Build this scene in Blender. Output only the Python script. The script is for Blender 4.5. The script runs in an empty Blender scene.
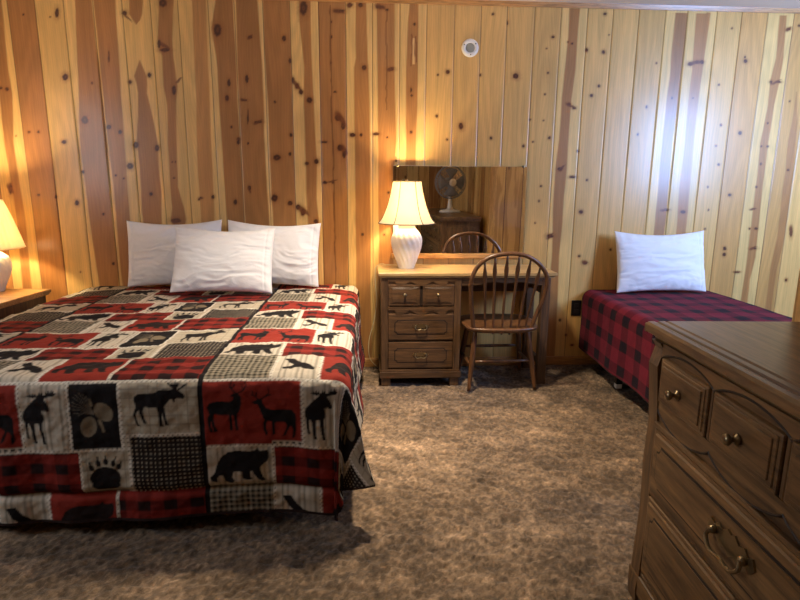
import bpy, bmesh, math, random
import numpy as np
from mathutils import Vector, Matrix, Euler
random.seed(7); RNG = np.random.default_rng(11)
S = bpy.context.scene
COL = S.collection
PI = math.pi
D = 3.884            # back wall
CEIL = 2.466

# ------------------------------------------------------------ camera frame
F_PX = 556.0; PITCH, ROLL, YAW = [math.radians(a) for a in (11.52, -.41, 3.2)]
CAM = Vector((0, 0, 1.284))
FWD = Vector((math.sin(YAW)*math.cos(PITCH), math.cos(YAW)*math.cos(PITCH), -math.sin(PITCH)))
RGT0 = Vector((math.cos(YAW), -math.sin(YAW), 0)); DWN0 = FWD.cross(RGT0)
RGT = math.cos(ROLL)*RGT0 + math.sin(ROLL)*DWN0
DWN = -math.sin(ROLL)*RGT0 + math.cos(ROLL)*DWN0
def ray(u, v): return (u-400)*RGT + (v-300)*DWN + F_PX*FWD
def on_plane(u, v, p0, n):
    d = ray(u, v); n = Vector(n); return CAM + d*((Vector(p0)-CAM).dot(n)/d.dot(n))
def at_y(u, v, y): return on_plane(u, v, (0, y, 0), (0, 1, 0))

# ------------------------------------------------------------ colour / material helpers
def lin(c):
    c = np.asarray(c, float)/255.0
    return np.where(c <= .04045, c/12.92, ((c+.055)/1.055)**2.4)
def rgba(c): return tuple(float(x) for x in lin(c)) + (1.0,)

class NT:
    def __init__(s, name):
        s.m = bpy.data.materials.new(name); s.m.use_nodes = True
        s.t = s.m.node_tree; s.t.nodes.clear()
        s.out = s.n('ShaderNodeOutputMaterial'); s.b = s.n('ShaderNodeBsdfPrincipled')
        s.l(s.b.outputs[0], s.out.inputs[0])
    def n(s, typ, **kw):
        nd = s.t.nodes.new(typ)
        for k, v in kw.items():
            if hasattr(nd, k) and not k[0].isupper(): setattr(nd, k, v)
            else: nd.inputs[k.replace('_', ' ')].default_value = v
        return nd
    def l(s, a, b): s.t.links.new(a, b)
    def coords(s, scale=(1, 1, 1), kind='Object', rot=(0, 0, 0)):
        tc = s.n('ShaderNodeTexCoord'); mp = s.n('ShaderNodeMapping')
        mp.inputs['Scale'].default_value = scale; mp.inputs['Rotation'].default_value = rot
        s.l(tc.outputs[kind], mp.inputs[0]); return mp.outputs[0]
    def noise(s, vec, scale, detail=3, rough=.55, dist=0):
        n = s.n('ShaderNodeTexNoise'); n.inputs['Scale'].default_value = scale
        n.inputs['Detail'].default_value = detail; n.inputs['Roughness'].default_value = rough
        n.inputs['Distortion'].default_value = dist; s.l(vec, n.inputs['Vector']); return n.outputs[0]
    def ramp(s, fac, stops):
        r = s.n('ShaderNodeValToRGB'); e = r.color_ramp.elements
        while len(e) < len(stops): e.new(.5)
        for el, (p, c) in zip(e, stops): el.position = p; el.color = c
        s.l(fac, r.inputs[0]); return r.outputs[0]
    def mix(s, a, b, fac, mode='MIX'):
        m = s.n('ShaderNodeMix', data_type='RGBA', blend_type=mode)
        for sock, v in ((m.inputs[0], fac), (m.inputs[6], a), (m.inputs[7], b)):
            if hasattr(v, 'links'): s.l(v, sock)
            else: sock.default_value = v
        return m.outputs[2]
    def bump(s, h, strength, dist):
        b = s.n('ShaderNodeBump'); b.inputs['Strength'].default_value = strength
        b.inputs['Distance'].default_value = dist; s.l(h, b.inputs['Height']); s.l(b.outputs[0], s.b.inputs['Normal'])
    def set(s, **kw):
        for k, v in kw.items():
            k = k.replace('_', ' ')
            if hasattr(v, 'links'): s.l(v, s.b.inputs[k])
            else: s.b.inputs[k].default_value = v
        return s.m

def plain(name, c, rough=.5, metal=0., spec=.5):
    t = NT(name); t.set(Base_Color=rgba(c), Roughness=rough, Metallic=metal)
    t.b.inputs['Specular IOR Level'].default_value = spec
    nz = t.noise(t.coords(), 40, 2); t.bump(nz, .08, .002); return t.m

def wood(name, dark, light, scale=(1, 1, 1), rough=.45, axis='Z', coat=.12):
    """grain stretched along one axis"""
    t = NT(name)
    st = {'X': (1.2, 16, 16), 'Y': (16, 1.2, 16), 'Z': (16, 16, 1.2)}[axis]
    v = t.coords(tuple(a*b for a, b in zip(st, scale)))
    a = t.noise(v, 1.6, 5, .6, .8); b = t.noise(v, 7, 4, .7, .3)
    c1 = t.ramp(a, [(.32, rgba(dark)), (.66, rgba(light))])
    pores = t.ramp(b, [(.35, (.45, .45, .45, 1)), (.55, (1, 1, 1, 1))])
    t.set(Base_Color=t.mix(c1, pores, .75, 'MULTIPLY'), Roughness=rough)
    t.b.inputs['Coat Weight'].default_value = coat; t.b.inputs['Coat Roughness'].default_value = .25
    t.bump(b, .12, .002); return t.m

def attr_mat(name, rough=.8, fine=None, spec=.3, bump=None, coat=0, sheen=0):
    t = NT(name); a = t.n('ShaderNodeAttribute', attribute_name='pattern'); c = a.outputs['Color']
    if fine:
        sc, size, lo, hi, amt = fine
        nz = t.noise(t.coords(sc), size, 4, .65, .4)
        c = t.mix(c, t.ramp(nz, [(.3, (lo, lo, lo, 1)), (.7, (hi, hi, hi, 1))]), amt, 'MULTIPLY')
    t.set(Base_Color=c, Roughness=rough)
    t.b.inputs['Specular IOR Level'].default_value = spec
    t.b.inputs['Coat Weight'].default_value = coat; t.b.inputs['Coat Roughness'].default_value = .2
    t.b.inputs['Sheen Weight'].default_value = sheen
    if bump:
        sc, size, st, ds = bump; t.bump(t.noise(t.coords(sc), size, 3), st, ds)
    return t.m

# ------------------------------------------------------------ mesh helpers
def link(name, me, parent=None, mat=None):
    o = bpy.data.objects.new(name, me); COL.objects.link(o)
    if mat: me.materials.append(mat)
    if parent: o.parent = parent
    return o
def obj(name, bm, mat, parent=None, smooth=False):
    me = bpy.data.meshes.new(name); bm.normal_update(); bm.to_mesh(me); bm.free()
    if smooth:
        for p in me.polygons: p.use_smooth = True
    return link(name, me, parent, mat)
def thing(name, label, cat, loc=(0, 0, 0), rz=0, group=None):
    o = bpy.data.objects.new(name, None); COL.objects.link(o); o.location = loc; o.rotation_euler = (0, 0, rz)
    o.empty_display_size = .1
    return tag(o, label, cat, group)
def tag(o, label, cat, group=None):
    o['label'] = label; o['category'] = cat
    if group: o['group'] = group
    return o
def struct(o, label=None):
    o['kind'] = 'structure'
    if label: o['label'] = label
    return o
def box(bm, x0, x1, y0, y1, z0, z1, bev=0., seg=2):
    t = bmesh.new(); bmesh.ops.create_cube(t, size=1)
    for v in t.verts:
        v.co = Vector((x0+(v.co.x+.5)*(x1-x0), y0+(v.co.y+.5)*(y1-y0), z0+(v.co.z+.5)*(z1-z0)))
    if bev: bmesh.ops.bevel(t, geom=t.edges[:], offset=bev, segments=seg, affect='EDGES', profile=.6)
    merge(bm, t); return bm
def merge(bm, t, M=None):
    if M is not None: t.transform(M)
    me = bpy.data.meshes.new('tmp'); t.to_mesh(me); t.free(); bm.from_mesh(me); bpy.data.meshes.remove(me)
def prism(bm, pts, axis, a, b):
    """polygon pts (2-D) extruded along axis from a to b"""
    def P(p, k):
        return {'X': (k, p[0], p[1]), 'Y': (p[0], k, p[1]), 'Z': (p[0], p[1], k)}[axis]
    v0 = [bm.verts.new(P(p, a)) for p in pts]; v1 = [bm.verts.new(P(p, b)) for p in pts]
    n = len(pts)
    bm.faces.new(v0); bm.faces.new(v1[::-1])
    for i in range(n): bm.faces.new((v0[i], v1[i], v1[(i+1) % n], v0[(i+1) % n]))
    bmesh.ops.recalc_face_normals(bm, faces=bm.faces[:]); return bm
def lathe(bm, prof, n=32, c=(0, 0, 0), fn=None):
    rings = []
    for r, z in prof:
        ring = []
        for i in range(n):
            a = 2*PI*i/n; rr = r*(fn(a, z) if fn else 1)
            ring.append(bm.verts.new((c[0]+rr*math.cos(a), c[1]+rr*math.sin(a), c[2]+z)))
        rings.append(ring)
    for A, B in zip(rings, rings[1:]):
        for i in range(n): bm.faces.new((A[i], A[(i+1) % n], B[(i+1) % n], B[i]))
    return rings
def caps(bm, rings, top=True, bot=True):
    if bot: bm.faces.new(rings[0][::-1])
    if top: bm.faces.new(rings[-1])
def tube(bm, pts, rad, n=10, closed=False, flat=None):
    """tube along points; rad number or list; flat=(vector, factor) squeezes along a vector"""
    pts = [Vector(p) for p in pts]; N = len(pts); rs = rad if hasattr(rad, '__len__') else [rad]*N
    rings = []; up = None
    for i, p in enumerate(pts):
        a = pts[(i-1) % N] if (closed or i) else p; b = pts[(i+1) % N] if (closed or i < N-1) else p
        d = (b-a).normalized()
        if up is None:
            up = Vector((0, 0, 1)) if abs(d.z) < .9 else Vector((1, 0, 0))
        s = d.cross(up).normalized(); up = s.cross(d).normalized()
        ring = []
        for k in range(n):
            t = 2*PI*k/n; off = (math.cos(t)*s + math.sin(t)*up)*rs[i]
            if flat:
                fv, ff = flat; fv = Vector(fv).normalized(); off = off - fv*off.dot(fv)*(1-ff)
            ring.append(bm.verts.new(p+off))
        rings.append(ring)
    pairs = list(zip(rings, rings[1:])) + ([(rings[-1], rings[0])] if closed else [])
    for A, B in pairs:
        for i in range(n): bm.faces.new((A[i], A[(i+1) % n], B[(i+1) % n], B[i]))
    if not closed: bm.faces.new(rings[0][::-1]); bm.faces.new(rings[-1])
    bmesh.ops.recalc_face_normals(bm, faces=bm.faces[:]); return bm
def smooth_path(pts, k=6):
    pts = [Vector(p) for p in pts]; out = []
    for i in range(len(pts)-1):
        p0, p1, p2, p3 = pts[max(i-1, 0)], pts[i], pts[i+1], pts[min(i+2, len(pts)-1)]
        for j in range(k):
            t = j/k
            out.append(.5*((2*p1)+(p2-p0)*t+(2*p0-5*p1+4*p2-p3)*t*t+(3*p1-p0-3*p2+p3)*t**3))
    return out+[pts[-1]]
def grid_mesh(name, P, colors=None, keep=None, smooth=True):
    """P (ny,nx,3) -> quad mesh, optional per-vertex linear colours"""
    ny, nx = P.shape[:2]
    idx = np.arange(ny*nx).reshape(ny, nx)
    q = np.stack([idx[:-1, :-1], idx[:-1, 1:], idx[1:, 1:], idx[1:, :-1]], -1).reshape(-1, 4)
    if keep is not None: q = q[keep.reshape(-1)]
    used, inv = np.unique(q, return_inverse=True)
    q = inv.reshape(-1, 4); V = P.reshape(-1, 3)[used]
    me = bpy.data.meshes.new(name)
    me.vertices.add(len(V)); me.vertices.foreach_set('co', V.astype(np.float32).ravel())
    me.loops.add(len(q)*4); me.loops.foreach_set('vertex_index', q.astype(np.int32).ravel())
    me.polygons.add(len(q)); me.polygons.foreach_set('loop_start', np.arange(0, len(q)*4, 4, dtype=np.int32))
    me.update(calc_edges=True)
    me.polygons.foreach_set('use_smooth', np.full(len(q), smooth))
    if colors is not None:
        c = np.ones((len(V), 4), np.float32); c[:, :3] = colors.reshape(-1, 3)[used]
        at = me.color_attributes.new('pattern', 'FLOAT_COLOR', 'POINT'); at.data.foreach_set('color', c.ravel())
    me.validate(); return me

# value noise -------------------------------------------------
_tab = RNG.random((256, 256))
def vnoise(x, y):
    xi = np.floor(x).astype(int); yi = np.floor(y).astype(int); fx = x-xi; fy = y-yi
    fx = fx*fx*(3-2*fx); fy = fy*fy*(3-2*fy)
    g = lambda a, b: _tab[a & 255, b & 255]
    return (g(xi, yi)*(1-fx)+g(xi+1, yi)*fx)*(1-fy)+(g(xi, yi+1)*(1-fx)+g(xi+1, yi+1)*fx)*fy
def fbm(x, y, o=4):
    s = 0; a = .5
    for i in range(o): s = s+a*vnoise(x*2**i+17*i, y*2**i+31*i); a *= .5
    return s/(1-.5**o)
def sstep(a, b, x):
    t = np.clip((x-a)/(b-a), 0, 1); return t*t*(3-2*t)
def inpoly(X, Y, pts):
    ins = np.zeros(X.shape, bool); n = len(pts)
    for i in range(n):
        x1, y1 = pts[i]; x2, y2 = pts[(i+1) % n]
        if y1 == y2: continue
        c = ((y1 > Y) != (y2 > Y)) & (X < (x2-x1)*(Y-y1)/(y2-y1)+x1)
        ins ^= c
    return ins

# ------------------------------------------------------------ shared materials
M_dresser = wood('dresser_wood', (70, 47, 25), (128, 94, 56), axis='X')
M_dresser_v = wood('dresser_wood_upright', (66, 44, 24), (116, 84, 50), axis='Z')
M_desk = wood('desk_wood', (66, 44, 26), (108, 76, 46), axis='X')
M_desk_v = wood('desk_wood_upright', (66, 44, 26), (104, 74, 46), axis='Z')
M_desktop = wood('desktop_wood', (164, 128, 80), (194, 160, 108), axis='X', rough=.32)
M_groove = plain('dark_groove_stain', (34, 20, 11), .6)
M_chair = wood('chair_wood', (78, 48, 27), (118, 78, 46), axis='Z', rough=.35)
M_night = wood('nightstand_wood', (150, 104, 56), (190, 142, 84), axis='X', rough=.35)
M_brass = plain('antique_brass', (132, 116, 88), .3, .9)
M_white_ceramic = plain('white_ceramic', (238, 234, 224), .3)
M_plastic = plain('white_plastic', (230, 226, 216), .4)
M_black = plain('black_plastic', (22, 20, 20), .45)
M_steel = plain('dark_steel', (40, 38, 38), .4, .7)
M_ticking = plain('mattress_ticking', (196, 188, 176), .9)
M_boxspring = plain('box_spring_cloth', (38, 32, 32), .95)

# ------------------------------------------------------------ the pine wall
def px_x(u, v): return at_y(u, v, D).x
GR = [(15.2, 70), (42, 70), (70, 70), (99, 70), (127.5, 70), (155, 70), (182, 70), (211.5, 70), (237, 70), (265, 70), (291.5, 70),
      (319.5, 70), (346, 70), (372.3, 70), (399.5, 70), (426, 70), (453.5, 70), (479.5, 70), (505, 70), (532, 70), (558, 70), (584, 70),
      (609, 70), (634.5, 70), (660.5, 70), (682, 70), (711, 70), (735.5, 70), (761, 70), (787, 70), (797, 152)]
GX = [px_x(*g) for g in GR]
# kind of each board between grooves: L sapwood, M honey, H heartwood
KIND = ['H', 'L', 'H', 'H', 'L', 'L', 'L', 'H', 'H', 'H', 'L', 'H', 'L', 'L', 'L', 'M', 'M', 'M', 'M', 'M', 'L', 'M', 'M', 'M', 'L', 'L', 'M', 'N', 'L', 'N']
KIND = ['L'] + KIND + ['M']
XL, XR = -3.0, 3.9
gx = list(GX)
while gx[0]-.19 > XL+.05: gx.insert(0, gx[0]-.19); KIND.insert(0, random.choice('LHM'))
while gx[-1]+.19 < XR-.05: gx.append(gx[-1]+.19); KIND.append(random.choice('LMM'))
edges = [XL]+gx+[XR]
# heartwood bands in photo pixels: list of (y, x_left, x_right)
HEART = [
 [(0, -14, 1), (70, -4, 8), (93, 0, 12.3), (140, 3.5, 13.5), (221, 17, 26), (280, 22, 31), (330, 27, 36)],
 [(0, 141-12, 143), (14, 129, 142), (20, 133, 140), (24, 136, 136.5)],
 [(61, 139.4, 139.9), (68, 137, 143), (76, 134.5, 146.6), (84, 137, 147), (93, 138.5, 146.6), (117, 138.5, 152.4), (140, 137, 157), (165, 139, 159), (191, 140.8, 161.8), (222, 142, 162.3), (290, 147, 166)],
 [(0, 159.4, 173.4), (40, 158, 172), (56, 162, 173), (86, 163, 177), (105, 166.4, 175.8), (140, 168, 177), (187, 170.5, 178), (208, 172, 184), (219, 170.5, 186), (230, 174, 184), (290, 180, 190)],
 [(0, 192, 206), (140, 197, 211), (280, 203, 217)],
 [(0, 299, 310.6), (20, 299, 310.6), (67, 304, 312), (101, 303.6, 314), (162, 305.6, 317), (199, 307.4, 316), (222, 308.6, 318.5), (280, 312, 318.5), (360, 313, 321)],
 [(0, 355.9, 366.4), (58, 356, 367.6), (68, 354, 368), (140, 355, 370), (210, 356, 370.5), (290, 356.5, 371), (390, 357, 372)],
 [(0, 377, 394), (70, 378, 394), (140, 378, 396), (187, 378, 393.5), (390, 379, 394)],
 [(0, 410.5, 418.6), (23, 408, 418.6), (58, 407, 417.5), (105, 406, 417.5), (140, 406, 416), (270, 403, 414), (390, 400, 411)],
 [(9, 568.8, 580.4), (37, 567.6, 578), (70, 564, 575.8), (98, 561.8, 572), (140, 559.3, 568.5), (166, 556, 566.6), (198, 554, 564), (222, 552.6, 563), (257, 551.5, 559.6), (370, 545, 554)],
 [(14, 675.8, 688), (47, 672, 685), (75, 670, 681.6), (105, 666, 678), (140, 662.4, 673), (175, 659, 670), (222, 654.8, 666), (300, 645, 656), (370, 636, 647)],
 [(14, 696, 710.5), (70, 692, 703), (105, 687.4, 698), (140, 684, 694.5), (187, 679, 690), (222, 677, 687), (370, 660, 670)],
 [(16, 780, 787), (58, 776, 784), (82, 770, 780), (105, 767.6, 774.6), (143, 760, 768.5), (187, 756, 763), (222, 751, 759), (257, 746.6, 756), (280, 744, 750), (320, 739, 745)],
 [(93, 796.2, 796.9), (121, 792, 797.5), (140, 788, 796), (170, 786, 793.5), (190, 783, 791), (215, 780, 788), (238, 777, 784.5), (268, 770.5, 777), (310, 765, 771)],
]
# light margins on heartwood boards
SAP = [
 [(0, 64, 74.6), (70, 69, 77), (140, 77, 80), (210, 84, 88.6), (280, 91.5, 98), (340, 97, 106)],
 [(0, 91.5, 93.5), (140, 106.5, 108), (187, 110, 113), (280, 119, 122), (340, 124, 130)],
 [(0, 114.5, 122), (70, 120, 128.5), (140, 124.5, 134), (221, 130, 143), (290, 134, 150)],
 [(0, 207, 215.5), (28, 208, 211.7), (55, 209, 216), (70, 210, 217.5), (140, 213.5, 221.5), (187, 216, 224.5), (222, 219, 226.8), (290, 223, 231)],
 [(0, 233, 236), (70, 236, 238), (140, 239.5, 241), (280, 247, 248)],
 [(0, 257, 263), (70, 261.7, 266), (121, 264, 268), (140, 264.5, 268.5), (222, 268.8, 273), (290, 272, 277)],
]
KNOTS = [(23.3,14.5,1.2,1.2),(57,13,2.6,6),(50,17,1,1),(65.3,77,3.6,4.2),(85,120,4.5,5),(7,89,2.4,2.4),(1,88,1.6,1.6),(29,132,1.8,1.8),(38.5,132,1.8,1.8),(16,136,1,1),(92,83,1.2,1.6),
 (124.5,13,3,3),(109,56,1,8),(163,3,5,5),(165,50,6,2.4),(159,44,2,5),(149.4,75,2.2,3),(130,82,2.4,2.4),(174,90,2.6,6),(109,127,3,3),(120,132,2.2,2.6),
 (217.5,30,5,8),(250,37,3,1.8),(284,38.5,2.6,3.4),(290,61,1.6,3.4),(229,83,2,5),(227,98,2.6,4),(231.5,127,1.5,1.5),(247,79,2,5),(244,100,4,1.4),(248,117,.9,9),(258,122,5,1.6),(275,102,1.5,1.5),(291,135,2,2.4),(238.5,139,2,2),
 (303.5,8,5,9),(331.5,22,1,1.4),(331.5,37,1,2.2),(331,63,1,1.6),(339,11,7,2.4),(350,5,3,3),(360.6,5,3,3),(364,67.6,3,3.4),(380,7,5.5,2.6),(387,10,2,1.5),(391,69,4,2.2),(335,92,2,1.2),(338,118,4,4),(343,126,2.5,5),(309.5,100,3.4,3.8),(352.5,135,4,2.6),(361,135,1.6,2),(376,134,4,1.8),(387.5,137.5,1.2,1.2),
 (293,80,1.6,4),(297,86,2.6,3.6),(301,92,2.6,3.6),
 (64,142,3,2.4),(83,172,2,2),(77,203,2.6,3.4),(10.5,189,2.4,7),(38.5,195,2,1.6),(80.4,272,1,1),(56,197,1.4,2.4),
 (136,145,3.6,4),(157,148,2.8,4),(130,166,4,4),(116,175.5,1.5,1.3),(124,178.5,1.3,1.2),(151,194,2.4,2.4),(172.5,162,1,1.2),(175.5,162,1,1.2),(174,178,1.3,1),(176,220.5,6,3),(103.5,214,1.6,1.7),(113.5,263.6,1.7,1.9),(199,199.5,1.4,1.4),
 (238.5,142,2,3),(248,143.5,1.2,1.6),(213,197,2,2.4),(201,198,2.4,1.3),(235.4,202,2.2,3.4),(249.5,188,2,3),(277,157.5,5,3.6),(290,154,1.6,2.4),(274.6,198,4,4.5),(290,203,3,3),(298,207,3,3.4),
 (307,163.5,2.4,2.2),(316.5,161.5,2.8,3.4),(325,182.5,2.6,2),(333,182,1.4,1.8),(340,148,3.4,4),(344,154,2,5),(324,142,4,1.5),(316,221.6,3,3),(303,212,3,5),(362.5,234.5,1.8,1.8),(384,234.5,1.3,1.3),(396,161,1.2,1.2),(388.6,192.5,1.4,1.6),
 (414.5,24,1.6,1.8),(411.6,95.6,1.3,1.5),(411,90,1.2,3),(411,132,1.5,1.8),(447.8,72,2.6,2.6),(438,75,1.2,1.2),(436.8,116,1.5,1.8),(461,126,3,4),(493,14,1.6,1.6),(480.4,75,1.3,1.6),(491,138,1.6,2),(447,139.5,1.4,1.4),
 (507.5,23,1.1,2.4),(515.9,76,3.6,3.6),(553,37,2,1.8),(546.6,48.5,1,1),(548,73,1.3,1.4),(544.8,94.4,1.2,1.2),(530,119.6,1.2,1.2),(543.6,120.5,1,1),(549.4,138,1.7,2),(568,42,1.2,1.2),(572,43.6,1.4,1.3),(586.7,50,1.7,2.2),(599,86,1.7,1.7),(591.4,95.6,1.9,1.9),(569,104,2.6,1.8),(574,108,2.4,1.8),
 (605,14,2,1.8),(609,35,.8,.8),(603.5,52,2.2,2.2),(656.4,63,1,1.3),(646.6,107,1.3,2),(637.8,134.5,1.2,1.6),(690.4,64,3.4,2.4),(698,62,4,2),(672,98,1.4,1.6),(693,98,1.2,1),
 (732,28.4,1.2,1.2),(702,62,2.4,2.4),(745.5,61,2.4,2.4),(745,57,1,1.6),(719,85,1.2,1.2),(788.6,29,3.4,1.8),(799,25.6,1.5,1.5),(771,82,2,2),(778,82,4,1.4),(789.7,101.4,1.1,1.1),(721,125,1.3,1.6),(740,133,2.2,2.4),(767.6,123,1.2,1.3),
 (523.5,146,1.7,1.8),(533,142,1.2,1.2),(578,151,1.5,1.5),(559.6,169,3,2),(572.4,177,4,1.6),(587,180,1.4,1.4),(541,186,1.4,1.4),(539,201,1.3,1.3),(535,223,1,1.2),(581,212,2.6,2.4),(550,236,4.4,2.4),(579,256,1.6,1.6),(585,263,3,2),
 (665,210,4.5,1.5),(683,212,3.4,1.9),(610.5,249.6,1.2,1.6),
 (716,146,1.3,1.3),(718.7,164.5,1.7,1.5),(707.7,187,1,1.2),(708.4,210,1,1.2),(705,229,1.2,1.2),(729.6,195,2,2),(724.7,248.5,2,2.2),(724.3,254.5,2.2,2.4),(761.3,146.5,1.3,1.3),(767.6,146.5,1.5,1.4),(761,164,1.2,1.6),(756.4,187,1.2,1.4),(753,209,3,1),(749.6,228.6,1.3,1.3),(756,228.6,2.2,1.6),(753.6,248.4,4,1.4),(737,272,3.4,1.3),(788,170,1.4,1.7),(791,232,2,5.5),(786,280,1.8,2),
 (560,320,1.6,1.6),(572,345,2,1.4),(566,335,1.2,1.2),(590,340,1.4,1.6)]

SPIKES = [(297.5,86,10,1.9,57),(341,119,11,3.2,58),(339,11.5,7,2,20),(380.5,7,7,2,28),(350,5,4,2.2,0),(165,46,7,2,38),(571,106,7,1.5,32),(776,82,7,1.2,-22),(550,236,5.5,1.6,-35),
 (10.5,189,7,2.2,62),(304,211,8,2.8,45),(128,18,7,1,48),(179,80,5,1.4,-38),(344,150,7,3,60),(258,122,6,1.4,-22),(788.6,29,4.5,1.4,-28),(249.5,190,5,1.2,80),(391,69,4.5,1.8,-15),(176,221,6,2.2,5),
 (695,62.5,7,1.8,-5),(562,168,5,1.6,-40),(250,37,4,1.3,-35),(244,100,4.5,1.2,25),(333,181,7,1,-8),(665,210,6,1.2,0),(753,209,4.5,1,-8),(753,248,5,1.2,-18),(737,272,4.5,1.1,8),(585,262,4,1.6,20),(791,231,6.5,1.9,95),(414,51,9,1.2,92)]
def build_back_wall():
    xs = []; bid = []; dep = []
    for i, (a, b) in enumerate(zip(edges, edges[1:])):
        n = max(6, int((b-a)/.006)); g = .0035
        inner = np.linspace(a+g, b-g, n)
        xs += [a+.0004]+list(inner); bid += [i]*(n+1); dep += [1]+[0]*n
    xs.append(XR); bid.append(len(edges)-2); dep.append(0)
    xs = np.array(xs); bid = np.array(bid); dep = np.array(dep, float)
    zs = np.linspace(0, CEIL, 400)
    X, Z = np.meshgrid(xs, zs); B = np.broadcast_to(bid, X.shape)
    Y = D+np.broadcast_to(dep*.005, X.shape)
    # photo pixel of every wall point (to lay the traced figure of the boards onto the wall)
    rel = np.stack([X-CAM.x, np.full_like(X, D), Z-CAM.z], -1)
    zc = rel@np.array(FWD); U = 400+F_PX*(rel@np.array(RGT))/zc; V = 300+F_PX*(rel@np.array(DWN))/zc
    col = np.zeros(X.shape+(3,))
    pal = {'L': (226, 184, 112), 'M': (214, 168, 98), 'N': (200, 150, 84), 'H': (174, 121, 68)}
    kb = np.array([lin(pal[k]) for k in KIND]); jit = .93+.14*RNG.random(len(KIND))
    col[:] = (kb*jit[:, None])[bid][None]
    offs = RNG.random(len(KIND))*50; off = offs[bid][None]
    wob = (fbm(X*9+off, Z*2.2+off, 3)-.5)*3.0     # wavy edges of the heartwood, pixels
    heart = np.zeros(X.shape)
    def band(tab):
        t = np.array(tab, float); xl = np.interp(V, t[:, 0], t[:, 1]); xr = np.interp(V, t[:, 0], t[:, 2])
        m = sstep(-.7, .7, U+wob-xl)*sstep(-.7, .7, xr-U+wob*.7)
        return m*(V >= t[0, 0]-1)*(V <= t[-1, 0]+1)*(xr-xl > .2)
    hj = lin(pal['H'])
    for i, tab in enumerate(HEART):
        m = band(tab)[..., None]; c = hj*(.92+.16*((i*37) % 10)/10)
        if i == 4: c = lin((196, 142, 82))
        col = col*(1-m)+c*m
    for tab in SAP:
        m = band(tab)[..., None]; col = col*(1-m)+lin((230, 190, 120))*m
    # growth-ring figure
    ring = np.sin((X-off)*420+60*fbm(X*5+off, Z*1.1+off, 3)+3*Z)
    cath = np.sin(46*(fbm(X*7+off, Z*.9+off*2, 2))+14*np.abs(fbm(X*2+off, Z*.4, 2)))
    col *= (1+.05*ring+.06*cath)[..., None]
    col *= (.9+.2*fbm(X*3+off*3, Z*1.5+off, 4))[..., None]
    streak = fbm(X*70+off, Z*1.4+off, 3); col *= (.9+.2*streak)[..., None]
    # knots
    kd = lin((78, 42, 25)); kr = lin((150, 88, 44))
    kl = list(KNOTS)
    for (ku, kv, rx, ry) in kl:
        sel = (np.abs(U-ku) < rx*4+3) & (np.abs(V-kv) < ry*4+3)
        if not sel.any(): continue
        w = 1+.35*(fbm(U[sel]*.6, V[sel]*.6, 2)-.5)
        d = np.sqrt(((U[sel]-ku)/rx)**2+((V[sel]-kv)/ry)**2)*w*1.18
        core = (1-sstep(.75, 1.15, d))[:, None]; halo = (.38*(1-sstep(.9, 2.4, d)))[:, None]
        c = col[sel]; c = c*(1-halo)+kr*halo
        inner = kd*(1+.8*(np.sin(d*9)[:, None] > .3)) if rx > 2.2 else kd
        c = c*(1-core)+inner*core; col[sel] = c
    for (ku, kv, ln, wd, an) in SPIKES:
        sel = (np.abs(U-ku) < ln*1.6+2) & (np.abs(V-kv) < ln*1.6+2); a = math.radians(an); du = U[sel]-ku; dv = V[sel]-kv
        q1 = (du*math.cos(a)+dv*math.sin(a))/ln; q2 = (-du*math.sin(a)+dv*math.cos(a)+.5*np.sin(q1*3))/wd
        d = np.sqrt(q1**2+(q2/(1.05-.55*np.clip(q1, -1, 1)))**2); m = (1-sstep(.55, 1.15, d))[:, None]*.85
        col[sel] = col[sel]*(1-m)+lin((98, 54, 30))*(1+.5*np.sin(d*12)[:, None]**2)*m
    # pale split in the dark board right of the lamp and dark pith cracks
    for (cu, v0, v1, w, c) in ((331.3, 5, 290, .7, (110, 62, 34)), (386.5, 10, 110, .6, (112, 64, 36)), (413.6, 38, 64, 1.2, (236, 196, 130)), (411.3, 34, 66, .6, (120, 60, 34)), (416, 36, 62, .6, (120, 60, 34))):
        cx = cu+(fbm(V*.08, V*0+cu, 2)-.5)*2.4+(V-70)*(.0189*(cu < 340)-.008*(cu > 400))
        m = ((1-sstep(w*.5, w*1.3, np.abs(U-cx)))*(V > v0)*(V < v1)*.8)[..., None]; col = col*(1-m)+lin(c)*m
    m = np.broadcast_to(dep, X.shape)[..., None]*.75; col = col*(1-m)+lin((96, 58, 28))*m
    P = np.stack([X, Y, Z], -1)
    me = grid_mesh('wall_back', P, np.clip(col, 0, 1))
    t = attr_mat('knotty_pine', .34, ((60, 60, 2.5), 4, .86, 1.06, .8), .5, ((60, 60, 3), 5, .06, .002), .2)
    o = link('wall_back', me, None, t); struct(o)
    bm = bmesh.new(); box(bm, XL, XR, D+.012, D+.06, 0, CEIL)
    b = obj('backing', bm, M_groove, o)
build_back_wall()

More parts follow.
